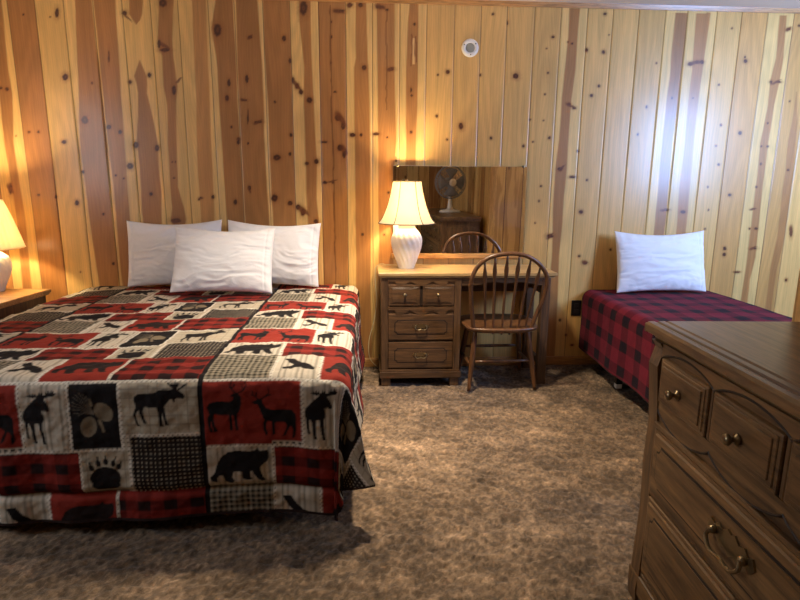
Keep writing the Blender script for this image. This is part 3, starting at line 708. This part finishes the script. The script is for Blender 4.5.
def build_desk():
    ox, oy = .63, 3.66
    d = thing('writing_desk', 'dark wood kneehole desk with drawers on its left side, below the mirror', 'desk', (ox, oy, 0))
    def part(name, mat, boxes, bev=.004, parent=d):
        bm = bmesh.new()
        for a in boxes: box(bm, a[0]-ox, a[1]-ox, a[2]-oy, a[3]-oy, a[4], a[5], bev)
        return obj(name, bm, mat, parent)
    bm = bmesh.new(); box(bm, DX0-.02-ox, DX1+.015-ox, DYF-.02-oy, DYB-oy, DZ-.022, DZ, .006, 3); box(bm, DX0-.008-ox, DX1+.003-ox, DYF-.008-oy, DYB-oy, DZ-.034, DZ-.022, .003)
    obj('desktop', bm, M_desktop, d)
    cx0, cx1 = DX0, .585
    part('cabinet', M_desk_v, [(cx0, cx0+.02, DYF, DYB, .05, DZ-.034), (cx1-.02, cx1, DYF, DYB, .05, DZ-.034), (cx0, cx1, DYB-.015, DYB, .05, DZ-.034), (cx0+.018, cx1-.018, DYF+.012, DYF+.022, .09, DZ-.036), (cx0+.018, cx1-.018, DYF+.01, DYB-.01, .09, .105)], .003)
    part('stile', M_desk_v, [(cx0-.001, cx0+.042, DYF-.006, DYF+.016, .09, DZ-.034)]); part('stile', M_desk_v, [(cx1-.042, cx1+.001, DYF-.006, DYF+.016, .09, DZ-.034)])
    part('base_moulding', M_desk, [(cx0-.012, cx1+.012, DYF-.016, DYF+.02, .055, .098), (cx0-.004, cx1+.004, DYF-.008, DYF+.02, .098, .112), (cx0-.012, cx0+.02, DYF-.012, DYB, .055, .098), (cx1-.02, cx1+.012, DYF-.012, DYB, .055, .098)])
    for x in (cx0, cx1-.06):
        for y in (DYF-.006, DYB-.06):
            part('foot', M_desk_v, [(x, x+.06, y, y+.05, 0, .058)])
    # apron across the knee hole and rails
    bm = bmesh.new(); z = DZ-.034
    sc = [(cx1, z), (DX1-.02, z), (DX1-.02, z-.05), (DX1-.1, z-.048), (DX1-.2, z-.028), (.88, z-.036), (cx1+.2, z-.028), (cx1+.1, z-.048), (cx1, z-.05)]
    prism(bm, [(a-ox, b) for a, b in sc], 'Y', DYF+.002-oy, DYF+.02-oy); obj('apron', bm, M_desk, d)
    part('back_rail', M_desk, [(cx1, DX1-.02, DYB-.018, DYB, .56, z)])
    for y in (DYF, DYB-.055):
        bm = bmesh.new(); box(bm, DX1-.075-ox, DX1-.018-ox, y-oy, y+.055-oy, 0, z, .006); box(bm, DX1-.077-ox, DX1-.016-ox, y-.002-oy, y+.057-oy, .0, .03, .003); obj('leg', bm, M_desk_v, d)
    part('side_rail', M_desk, [(DX1-.06, DX1-.035, DYF+.05, DYB-.05, .60, z)]); part('side_rail', M_desk, [(DX1-.06, DX1-.035, DYF+.05, DYB-.05, .12, .16)])
    # scalloped trims between drawers
    def scallop(x0, x1, z0, z1, y):
        n = 40; pts = [(x0, z1), (x1, z1)]
        for i in range(n+1):
            s = i/n; q = abs(s-.5)*2; k = .35+.65*abs(math.sin(s*PI*3)) if .12 < s < .88 else .4
            pts.append((x1-(x1-x0)*s, z1-(z1-z0)*k))
        bm = bmesh.new(); prism(bm, [(a-ox, b) for a, b in pts], 'Y', y-.008-oy, y+.014-oy); box(bm, x0-ox, x1-ox, y-.001-oy, y+.014-oy, z0-.004, z1); obj('scalloped_rail', bm, M_desk, d)
    scallop(cx0+.042, cx1-.042, .668, DZ-.036, DYF); scallop(cx0+.042, cx1-.042, .478, .532, DYF)
    y = DYF-oy+.006
    x0, x1 = cx0+.044-ox, cx1-.044-ox
    for (z0, z1, kind) in ((.538, .676, 'double'), (.312, .484, 'pull'), (.122, .298, 'pull')):
        body = bmesh.new(); gr = bmesh.new()
        if kind == 'double':
            xm = (x0+x1)/2
            for a, b in ((x0, xm-.008), (xm+.008, x1)):
                box(body, a, b, y-.014, y+.01, z0, z1, .006, 2)
                for i in range(3): box(body, a+.016+i*.006, b-.016-i*.006, y-.016-i*.0015, y-.01, z0+.016+i*.005, z1-.016-i*.005, .001, 1)
            box(gr, xm-.008, xm+.008, y-.004, y+.01, z0, z1)
        else: drawer_front(body, gr, x0, x1, z0, z1, y)
        o = obj('drawer', body, M_desk, d); obj('groove', gr, M_groove, o)
        if kind == 'double':
            for xx in ((3*x0+x1)/4, (x0+3*x1)/4): knob(o, xx, y-.018, (z0+z1)/2+.004, 0, .011)
        else: pull(o, (x0+x1)/2, y-.017, (z0+z1)/2+.006, 0, .8)
build_desk()

# ------------------------------------------------------------ dresser
def build_dresser():
    ang = math.radians(2.5); ox, oy = .819, 1.556
    # local frame: +x along the front towards the photographer, -y outwards (the front), +z up
    L = Vector((-math.sin(ang), -math.cos(ang), 0)); N = Vector((-math.cos(ang), math.sin(ang), 0))
    d = thing('dresser', 'long dark wood dresser with brass knobs and pulls in the right foreground', 'dresser', (ox, oy, 0))
    d.matrix_world = Matrix(((L.x, -N.x, 0, ox), (L.y, -N.y, 0, oy), (0, 0, 1, 0), (0, 0, 0, 1)))
    LEN, DEP, H = 1.47, .475, .9
    def part(name, mat, boxes, bev=.004, parent=d):
        bm = bmesh.new()
        for a in boxes: box(bm, *a, bev)
        return obj(name, bm, mat, parent)
    # top: panel with stepped moulding
    bm = bmesh.new(); e = [(-.002, H-.028), (-.002, H-.008), (.004, H-.001), (.018, H), (.03, H-.004), (.036, H-.0005), (.052, H), (.058, H-.004), (.064, H), (DEP, H), (DEP, H-.05), (.03, H-.05), (.026, H-.04), (.008, H-.034)]
    prism(bm, e, 'X', -.0, LEN); obj('top', bm, wood('dresser_top_wood', (92, 66, 40), (138, 106, 68), axis='X', rough=.34), d)
    part('end_moulding', M_dresser, [(-.014, .0, .0, DEP, H-.034, H-.006)], .005); part('end_moulding', M_dresser, [(LEN, LEN+.014, .0, DEP, H-.034, H-.006)], .005)
    fy = .030
    part('case', M_dresser_v, [(.03, .05, fy+.01, DEP, .06, H-.05), (LEN-.05, LEN-.03, fy+.01, DEP, .06, H-.05), (.03, LEN-.03, DEP-.015, DEP, .06, H-.05), (.04, LEN-.04, fy+.022, fy+.034, .08, H-.05), (.03, LEN-.03, fy+.02, DEP, .07, .09)], .003)
    # end panel seen in the mirror
    part('end_panel', M_dresser_v, [(.022, .032, .09, DEP-.05, .16, H-.12)], .003)
    # shaped corner posts
    def post(x0, x1):
        prof = [(0, fy+.01), (0, fy-.012), (.05, fy-.016), (.10, fy-.010), (.30, fy-.002), (.48, fy-.006), (.60, fy-.002), (.72, fy-.012), (.78, fy-.018), (.80, fy-.012), (H-.07, fy-.004), (H-.05, fy-.016), (H-.05, fy+.03), (0, fy+.03)]
        bm = bmesh.new(); prism(bm, [(b, a) for a, b in prof], 'X', x0, x1); obj('corner_post', bm, M_dresser_v, d)
    post(.012, .066); post(LEN-.066, LEN-.012)
    part('base_moulding', M_dresser, [(.0, LEN, fy-.012, fy+.03, .03, .095), (.006, LEN-.006, fy-.006, fy+.03, .095, .11)], .005)
    for x in (.01, LEN-.09):
        for y in (fy-.005, DEP-.08): part('foot', M_dresser_v, [(x, x+.08, y, y+.075, 0, .062)], .006)
    # scalloped apron under the top and above the long drawers
    def scallop(zt, zb, amp, n_per, y, inv=False):
        pts = [(.066, zt), (LEN-.066, zt)]; n = 150; w = LEN-.132
        for i in range(n+1):
            s = i/n; ph = (s*n_per) % 1.0
            k = 1-abs(2*ph-1); k = math.sin(k*PI/2)**.7
            if inv: k = 1-k
            pts.append((LEN-.066-w*s, zb+amp*k))
        bm = bmesh.new(); prism(bm, pts, 'Y', y-.008, y+.02); box(bm, .066, LEN-.066, y-.002, y+.02, zb-.008, zt); o = obj('scalloped_rail', bm, M_dresser, d)
        g = bmesh.new(); tube(g, [(a, y-.007, b) for a, b in pts[2:]], .0035, 6); obj('groove', g, M_groove, o)
    scallop(H-.05, .806, .032, 5, fy)
    scallop(.676, .612, .038, 5, fy+.004, True)
    part('rail', M_dresser, [(.066, LEN-.066, fy-.012, fy+.02, .600, .614), (.066, LEN-.066, fy-.004, fy+.02, .379, .392), (.066, LEN-.066, fy-.004, fy+.02, .11, .122)], .003)
    # small drawers
    p = (LEN-.15)/5
    for i in range(5):
        x0 = .078+i*p; x1 = x0+p-.022; body = bmesh.new()
        box(body, x0, x1, fy-.014, fy+.014, .682, .812, .005, 2)
        for k in range(2): box(body, x0+.010+k*.012, x1-.010-k*.012, fy-.017-k*.0035, fy, .692+k*.010, .804-k*.010, .0015, 1)
        o = obj('drawer', body, M_dresser, d); knob(o, (x0+x1)/2, fy-.024, .745)
        gr = bmesh.new(); box(gr, x1+.004, x1+.018, fy-.010, fy+.014, .68, .814, .003, 1); obj('divider', gr, M_dresser_v, d)
    for (z0, z1) in ((.394, .598), (.124, .377)):
        body = bmesh.new(); gr = bmesh.new(); x0, x1 = .074, LEN-.074
        box(body, x0, x1, fy-.010, fy+.014, z0, z1, .005, 2); box(body, x0+.012, x1-.012, fy-.015, fy, z0+.012, z1-.012, .004, 1)
        a = round_rect(x0+.036, x1-.036, z0+.036, z1-.036, .022); prism(gr, a, 'Y', fy-.0162, fy-.010)
        b = round_rect(x0+.043, x1-.043, z0+.043, z1-.043, .019); prism(body, b, 'Y', fy-.019, fy-.010)
        o = obj('drawer', body, M_dresser, d); obj('groove', gr, M_groove, o)
        for xx in (.485, LEN-.485): pull(o, xx, fy-.019, (z0+z1)/2+.004, 0, 1.35)
build_dresser()

# ------------------------------------------------------------ windsor chair
def build_chair():
    ox, oy = .85, 3.52
    c = thing('windsor_chair', 'brown hoop-back wooden chair with arrow spindles pushed up to the desk', 'chair', (ox, oy, 0))
    O = Vector((ox, oy, 0)); SZ = .425
    p0 = Vector((.85, 3.345, SZ)); nrm = Vector((0, 1, .24)).normalized()       # leaning plane of the back
    P = lambda u, v: on_plane(u, v, p0, nrm)-O
    # seat: saddle board, wider in front
    bm = bmesh.new()
    out = [(.612, 3.36), (.66, 3.318), (.74, 3.296), (.835, 3.288), (.93, 3.296), (1.01, 3.318), (1.060, 3.36), (1.078, 3.46), (1.085, 3.58), (1.06, 3.68), (.98, 3.725), (.84, 3.735), (.70, 3.725), (.622, 3.68), (.594, 3.58), (.600, 3.46)]
    out = [p.xy for p in smooth_path([(a, b, 0) for a, b in out]+[(out[0][0], out[0][1], 0)], 4)[:-1]]
    cen = Vector((.84, 3.51)); layers = [(.90, SZ-.032), (.97, SZ-.024), (1.0, SZ-.010), (.99, SZ-.002), (.95, SZ), (.8, SZ-.004), (.5, SZ-.009), (.2, SZ-.010)]
    rings = [[bm.verts.new((cen.x+(p.x-cen.x)*s-ox, cen.y+(p.y-cen.y)*s-oy, z)) for p in out] for s, z in layers]
    n = len(out)
    for A, B in zip(rings, rings[1:]):
        for i in range(n): bm.faces.new((A[i], A[(i+1) % n], B[(i+1) % n], B[i]))
    bm.faces.new(rings[0][::-1]); bm.faces.new(rings[-1]); bmesh.ops.recalc_face_normals(bm, faces=bm.faces[:]); obj('seat', bm, M_chair, c, True)
    hoop = [(473.5, 330), (471.5, 305), (471, 285), (474, 273), (481, 263), (492.5, 256.5), (509, 253.6), (524.5, 255.2), (537, 262), (545.5, 272.5), (547, 283), (543.5, 298), (537, 313), (530.5, 329)]
    pts = smooth_path([P(*h) for h in hoop], 6)
    bm = bmesh.new(); tube(bm, pts, .0135, 12); obj('hoop', bm, M_chair, c, True)
    tops = [(484.9, 262.5), (495.3, 257), (507.7, 255), (519.7, 255.3), (531.0, 259), (540.5, 267)]
    bots = [(485, 333), (492.7, 334), (501.5, 334.6), (509.2, 334.6), (516.8, 334), (523.6, 333)]
    for (tp, bt) in zip(tops, bots):
        a, b = P(*bt), P(*tp); path = []; rad = []
        for s, r in ((0, .006), (.1, .0065), (.35, .0085), (.6, .0085), (.74, .010), (.80, .014), (.85, .013), (.93, .007), (1, .0055)):
            path.append(a.lerp(b, s)); rad.append(r)
        bm = bmesh.new(); tube(bm, path, rad, 10, flat=((0, 1, .24), .55)); obj('spindle', bm, M_chair, c, True)
    def leg(top, foot):
        a, b = Vector(top)-O, Vector(foot)-O; path = []; rad = []
        for s, r in ((0, .012), (.08, .014), (.2, .017), (.4, .0185), (.6, .017), (.8, .014), (.95, .0125), (1, .012)):
            path.append(a.lerp(b, s)); rad.append(r)
        bm = bmesh.new(); tube(bm, path, rad, 12); obj('leg', bm, M_chair, c, True); return a, b
    z0 = SZ-.022
    l1 = leg((.672, 3.395, z0), (.632, 3.345, .006)); l2 = leg((1.005, 3.395, z0), (1.068, 3.37, .006))
    l3 = leg((.672, 3.64, z0), (.625, 3.73, .006)); l4 = leg((1.01, 3.64, z0), (1.07, 3.75, .006))
    def bar(p, q, name):
        bm = bmesh.new(); tube(bm, [p.lerp(q, s) for s in (0, .2, .5, .8, 1)], [.008, .0095, .0115, .0095, .008], 10); obj(name, bm, M_chair, c, True)
    L = lambda l, s: l[0].lerp(l[1], s)
    bar(L(l1, .53), L(l2, .53), 'stretcher'); bar(L(l1, .62), L(l3, .62), 'stretcher'); bar(L(l2, .62), L(l4, .62), 'stretcher'); bar(L(l3, .5), L(l4, .5), 'stretcher')
build_chair()

# ------------------------------------------------------------ lamps
def shade_mat(name, col):
    t = NT(name); t.t.nodes.remove(t.b)
    d = t.n('ShaderNodeBsdfDiffuse'); d.inputs[0].default_value = col
    tr = t.n('ShaderNodeBsdfTranslucent'); tr.inputs[0].default_value = col
    m = t.n('ShaderNodeMixShader'); m.inputs[0].default_value = .4
    t.l(d.outputs[0], m.inputs[1]); t.l(tr.outputs[0], m.inputs[2]); t.l(m.outputs[0], t.out.inputs[0]); return t.m
M_shade = shade_mat('cream_shade_fabric', rgba((234, 220, 190)))
M_piping = plain('grey_brown_piping', (84, 70, 52), .85)
M_bulb = NT('lit_bulb'); M_bulb.set(Base_Color=(1, 1, 1, 1)); M_bulb.b.inputs['Emission Color'].default_value = (1, .72, .38, 1); M_bulb.b.inputs['Emission Strength'].default_value = 14
def lamp(label, x, y, z, vase, ribs, shade, n_panels, pleats, power, cord=None):
    L = thing('table_lamp', label, 'lamp', (x, y, z))
    bm = bmesh.new(); twist = 7.0
    rings = lathe(bm, smooth_prof(vase), 96, fn=lambda a, zz: 1+.036*math.cos(ribs*a+twist*zz*ribs*.62)*sm(zz, vase)); caps(bm, rings); obj('base', bm, M_white_ceramic, L, True)
    zt = vase[-1][1]
    bm = bmesh.new(); rings = lathe(bm, [(.012, zt-.004), (.012, zt+.05), (.018, zt+.055), (.018, zt+.085)], 16); caps(bm, rings); obj('socket', bm, M_brass, L, True)
    zb = zt+.125
    bm = bmesh.new(); bmesh.ops.create_uvsphere(bm, u_segments=20, v_segments=14, radius=.03); bm.transform(Matrix.Translation((0, 0, zb)) @ Matrix.Diagonal((1, 1, 1.25, 1))); b = obj('bulb', bm, M_bulb.m, L, True)
    prof = smooth_prof(shade, 5); bm = bmesh.new()
    def fn(a, zz):
        if pleats: return 1+.012*math.cos(pleats*a)
        k = (a*n_panels/(2*PI)) % 1.0; return 1-.03*math.sin(k*PI)
    lathe(bm, prof, 8*n_panels if not pleats else pleats*4, fn=fn); s = obj('lamp_shade', bm, M_shade, L, True)
    sd = s.modifiers.new('thickness', 'SOLIDIFY'); sd.thickness = .0015
    for r, zz in (prof[0], prof[-1]):
        bm = bmesh.new(); N = 64; ring = [(r*fn(2*PI*i/N, zz)*math.cos(2*PI*i/N), r*fn(2*PI*i/N, zz)*math.sin(2*PI*i/N), zz) for i in range(N)]
        tube(bm, ring, .003, 6, closed=True); obj('piping', bm, M_piping if not pleats else M_shade, s, True)
    if not pleats:
        for k in range(n_panels):
            bm = bmesh.new(); a = 2*PI*k/n_panels; tube(bm, [((r+.001)*math.cos(a), (r+.001)*math.sin(a), zz) for r, zz in prof], .0026, 6); obj('rib', bm, M_piping, s, True)
    zf = prof[-1][1]
    bm = bmesh.new(); tube(bm, [(-prof[-1][0], 0, zf-.006), (prof[-1][0], 0, zf-.006)], .002, 6); tube(bm, [(0, -prof[-1][0], zf-.006), (0, prof[-1][0], zf-.006)], .002, 6)
    rings = lathe(bm, [(.004, zf-.01), (.012, zf-.002), (.014, zf+.004), (.008, zf+.010), (.004, zf+.016)], 14); caps(bm, rings)
    for sx in (-1, 1): tube(bm, smooth_path([(sx*.018, 0, zt+.06), (sx*.05, 0, zt+.10), (sx*.055, 0, zt+.16), (sx*.02, 0, zf-.02), (0, 0, zf-.008)], 4), .0018, 6)
    obj('harp', bm, M_brass, L, True)
    if cord:
        bm = bmesh.new(); tube(bm, smooth_path([Vector(p)-Vector((x, y, z)) for p in cord], 6), .0028, 7); obj('power_cord', bm, plain('cream_cord', (206, 190, 150), .5), L, True)
    pl = bpy.data.lights.new('bulb_light', 'POINT'); pl.energy = power; pl.color = (1, .75, .43); pl.shadow_soft_size = .04
    po = bpy.data.objects.new('bulb_light', pl); COL.objects.link(po); po.location = (x, y, z+zb+.045); return L
def smooth_prof(p, k=4): return [(v.x, v.y) for v in smooth_path([(a, b, 0) for a, b in p], k)]
def sm(z, vase):
    z0, z1 = vase[0][1], vase[-1][1]; s = (z-z0)/(z1-z0); return max(0, min(1, (s-.06)*8, (.93-s)*8))
lamp('white spiral-ribbed lamp with panelled bell shade, lit, on the desk', .247, 3.685, DZ,
     [(.052, 0), (.056, .012), (.072, .06), (.094, .13), (.101, .175), (.094, .215), (.072, .25), (.058, .265), (.056, .29)], 16,
     [(.186, .296), (.160, .330), (.130, .40), (.108, .48), (.094, .556), (.092, .566)], 6, 0, 32,
     cord=[(.19, 3.745, DZ+.004), (.12, 3.80, DZ+.004), (.085, 3.84, DZ+.006), (.045, 3.845, DZ-.02), (.040, 3.83, .62), (.050, 3.82, .5), (.03, 3.80, .36), (-.005, 3.78, .22), (.0, 3.77, .10), (.05, 3.78, .03), (.052, 3.84, .012)])
NZ = .625
lamp('white ribbed lamp with pleated shade, lit, on the nightstand at the left edge', -2.365, 3.56, NZ,
     [(.070, 0), (.074, .012), (.086, .05), (.112, .11), (.120, .16), (.112, .205), (.085, .235), (.06, .25), (.056, .27)], 16,
     [(.205, .27), (.192, .32), (.165, .42), (.14, .50), (.120, .556), (.118, .562)], 8, 40, 38)

# nightstand
def build_nightstand():
    ox, oy = -2.33, 3.42
    n = thing('nightstand', 'light wood nightstand under the left lamp, beside the king bed', 'nightstand', (ox, oy, 0), math.radians(-4))
    x0, x1, y0, y1 = -.27, .27, -.235, .235
    bm = bmesh.new(); box(bm, x0, x1, y0, y1, NZ-.024, NZ, .006, 3); box(bm, x0+.012, x1-.012, y0+.012, y1-.006, NZ-.036, NZ-.024, .003); obj('top', bm, M_night, n)
    bm = bmesh.new()
    for a in ((x0+.03, x0+.05), (x1-.05, x1-.03)): box(bm, a[0], a[1], y0+.03, y1-.02, .06, NZ-.036, .003)
    box(bm, x0+.03, x1-.03, y1-.035, y1-.02, .06, NZ-.036); box(bm, x0+.04, x1-.04, y0+.045, y1-.03, .06, .08); box(bm, x0+.045, x1-.045, y0+.045, y0+.055, .06, NZ-.036); obj('case', bm, M_desk_v, n)
    for a in (x0+.03, x1-.08):
        for b in (y0+.03, y1-.075): bm = bmesh.new(); box(bm, a, a+.05, b, b+.05, 0, .065, .004); obj('foot', bm, M_desk_v, n)
    for z0, z1 in ((.34, .57), (.09, .32)):
        body = bmesh.new(); gr = bmesh.new(); drawer_front(body, gr, x0+.06, x1-.06, z0, z1, y0+.04); o = obj('drawer', body, M_desk, n); obj('groove', gr, M_groove, o); pull(o, 0, y0+.022, (z0+z1)/2, 0, .8)
build_nightstand()

# ------------------------------------------------------------ mirror
def build_mirror():
    x0, x1, z0, z1 = .163, 1.083, .828, 1.424; xc = (x0+x1)/2
    m = thing('wall_mirror', 'frameless rectangular mirror on the pine wall behind the desk', 'mirror', (xc, D-.012, z0)); m.rotation_euler = (math.radians(.75), 0, math.radians(.6))
    z1 -= z0; z0 = 0
    t = NT('silvered_glass'); t.set(Base_Color=(.94, .94, .91, 1), Metallic=1., Roughness=.015)
    bm = bmesh.new(); box(bm, x0-xc, x1-xc, -.014, -.006, z0, z1, .002, 1); g = obj('glass', bm, t.m, m)
    bm = bmesh.new(); box(bm, x0-xc, x1-xc, -.005, .003, z0+.004, z1-.004); obj('backing', bm, M_black, m)
    bm = bmesh.new(); box(bm, x0-xc-.01, x1-xc+.01, -.024, .003, z0-.034, z0-.001, .004); obj('ledge', bm, M_trim, m)
    for x in (x0+.03-xc, x1-.03-xc):
        bm = bmesh.new(); box(bm, x-.008, x+.008, -.017, 0, z1-.007, z1+.008, .003); obj('clip', bm, M_brass, m)
build_mirror()

# ------------------------------------------------------------ small wall things
def round_vent():
    p = at_y(470, 48, D)
    v = thing('wall_vent', 'small round white fitting high on the pine wall', 'vent', (p.x, D, p.z))
    R = Matrix.Rotation(PI/2, 4, 'X')
    bm = bmesh.new(); rings = lathe(bm, [(.030, .002), (.030, .010), (.034, .013), (.050, .012), (.056, .006), (.057, 0)], 40); bm.transform(R); obj('ring', bm, M_plastic, v, True)
    bm = bmesh.new(); rings = lathe(bm, [(.031, 0), (.031, .006), (.024, .008), (.006, .009)], 32); caps(bm, rings, True, False); bm.transform(R); obj('grille', bm, plain('grey_mesh', (150, 146, 128), .5), v, True)
    for a in (.6, 2.7, 4.8):
        t = bmesh.new(); bmesh.ops.create_uvsphere(t, u_segments=8, v_segments=6, radius=.004); t.transform(Matrix.Translation((.043*math.cos(a), -.013, .043*math.sin(a)))); obj('screw', t, M_steel, v)
round_vent()
def outlet():
    p = at_y(576, 308, D)
    o = thing('wall_outlet', 'black electrical outlet on the wall left of the twin bed', 'outlet', (p.x, D, p.z))
    bm = bmesh.new(); box(bm, -.036, .036, -.007, .002, -.058, .058, .004, 3); obj('cover_plate', bm, M_black, o)
    for z in (-.022, .022):
        bm = bmesh.new(); box(bm, -.017, .017, -.010, -.004, z-.015, z+.015, .004, 2); s = obj('socket', bm, plain('dark_socket', (40, 37, 36), .4), o)
outlet()

# ------------------------------------------------------------ fan on the dresser (seen in the mirror)
def build_fan():
    x, y, z = 1.06, .80, .9
    f = thing('table_fan', 'grey and white table fan on the dresser, seen in the mirror', 'fan', (x, y, z), math.radians(-14))
    G = plain('grey_fan_plastic', (150, 150, 150), .45)
    bm = bmesh.new(); rings = lathe(bm, [(.13, 0), (.13, .014), (.11, .026), (.05, .034), (.034, .05), (.028, .09), (.022, .15), (.02, .19)], 32, fn=lambda a, zz: 1); caps(bm, rings); obj('base', bm, M_plastic, f, True)
    hz = .36
    bm = bmesh.new(); box(bm, -.02, .02, -.05, .0, .17, hz-.03, .006); obj('neck', bm, G, f)
    R = Matrix.Translation((0, 0, hz)) @ Matrix.Rotation(-PI/2, 4, 'X')
    bm = bmesh.new(); rings = lathe(bm, [(.03, -.13), (.055, -.11), (.06, -.03), (.05, -.01)], 24); caps(bm, rings); bm.transform(R); obj('motor', bm, G, f, True)
    cg = bmesh.new()
    for r, zz in ((.195, .02), (.16, .056), (.12, .066), (.08, .07), (.195, -.02), (.15, -.05), (.10, -.055)):
        tube(cg, [(r*math.cos(2*PI*i/48), r*math.sin(2*PI*i/48), zz) for i in range(48)], .0022 if r < .19 else .005, 6, closed=True)
    for i in range(36):
        a = 2*PI*i/36; c, s = math.cos(a), math.sin(a)
        tube(cg, [(.045*c, .045*s, .072), (.12*c, .12*s, .066), (.165*c, .165*s, .054), (.195*c, .195*s, .02), (.195*c, .195*s, -.02), (.15*c, .15*s, -.05), (.055*c, .055*s, -.055)], .0014, 5)
    cg.transform(R); cage = obj('cage', cg, G, f)
    bm = bmesh.new(); rings = lathe(bm, [(.046, .066), (.046, .074), (.03, .08), (.008, .082)], 24); caps(bm, rings); bm.transform(R); obj('badge', bm, M_plastic, cage, True)
    bm = bmesh.new(); rings = lathe(bm, [(.03, 0), (.03, .04), (.02, .05)], 20); caps(bm, rings); bm.transform(R); obj('hub', bm, G, f, True)
    for k in range(4):
        bm = bmesh.new(); a0 = k*PI/2; pts = []
        rows = []
        for r in (.025, .06, .10, .14, .172):
            wd = .5+.5*math.sin(min(1, (r-.02)/.13)*PI/2)
            rows.append([bm.verts.new((r*math.cos(a0+t*wd), r*math.sin(a0+t*wd), .022-.03*t)) for t in (-.55, -.28, 0, .28, .55)])
        for A, B in zip(rows, rows[1:]):
            for i in range(4): bm.faces.new((A[i], A[i+1], B[i+1], B[i]))
        bm.transform(R); o = obj('blade', bm, G, f, True); sd = o.modifiers.new('thickness', 'SOLIDIFY'); sd.thickness = .002
build_fan()

# ------------------------------------------------------------ light
def area(name, loc, rot, sx, sy, power, col, spread=PI):
    a = bpy.data.lights.new(name, 'AREA'); a.shape = 'RECTANGLE'; a.size = sx; a.size_y = sy; a.energy = power; a.color = col; a.spread = spread
    o = bpy.data.objects.new(name, a); COL.objects.link(o); o.location = loc; o.rotation_euler = rot; return o
area('window_daylight', (XL+.01, 1.35, 1.65), (0, -PI/2, 0), .95, .6, 22, (.84, .91, 1))
area('alcove_window_daylight', (3.325, YP+.01, 1.73), (PI/2, 0, 0), .65, .9, 95, (.32, .52, 1))
# unseen ceiling light, added to brighten the carpet and bed top
def added_fill_light(x, y, power):
    L = thing('added_ceiling_fill', 'unseen round ceiling light added to brighten the open carpet and bed top', 'lamp', (x, y, CEIL))
    bm = bmesh.new(); lathe(bm, [(.155, -.001), (.155, -.008), (.125, -.010), (.120, -.002)], 40); obj('rim', bm, M_plastic, L, True)
    bm = bmesh.new(); rings = lathe(bm, [(.119, -.003), (.10, -.003), (.004, -.003)], 40)
    t = NT('added_fill_lens'); t.set(Base_Color=(1, .95, .86, 1), Roughness=.4); t.b.inputs['Emission Color'].default_value = (1, .86, .66, 1); t.b.inputs['Emission Strength'].default_value = 3; obj('lens', bm, t.m, L, True)
    area('added_fill_area', (x, y, CEIL-.012), (0, 0, 0), .24, .24, power, (1, .85, .64), math.radians(96)).data.shape = 'DISK'
added_fill_light(.15, 2.75, 27)
w = bpy.data.worlds.new('world'); S.world = w; w.use_nodes = True
bg = w.node_tree.nodes['Background']; bg.inputs[0].default_value = (.72, .84, 1, 1); bg.inputs[1].default_value = .6

# ------------------------------------------------------------ camera
cd = bpy.data.cameras.new('camera'); cd.sensor_width = 36; cd.lens = F_PX/800*36; cd.clip_start = .02
co = bpy.data.objects.new('camera', cd); COL.objects.link(co)
Rm = Matrix((RGT, -DWN, -FWD)).transposed().to_4x4(); Rm.translation = CAM; co.matrix_world = Rm
S.camera = co
S.view_settings.view_transform = 'Standard'; S.view_settings.look = 'None'; S.view_settings.gamma = 1; S.view_settings.use_curve_mapping = False
S.view_settings.exposure = 0.2
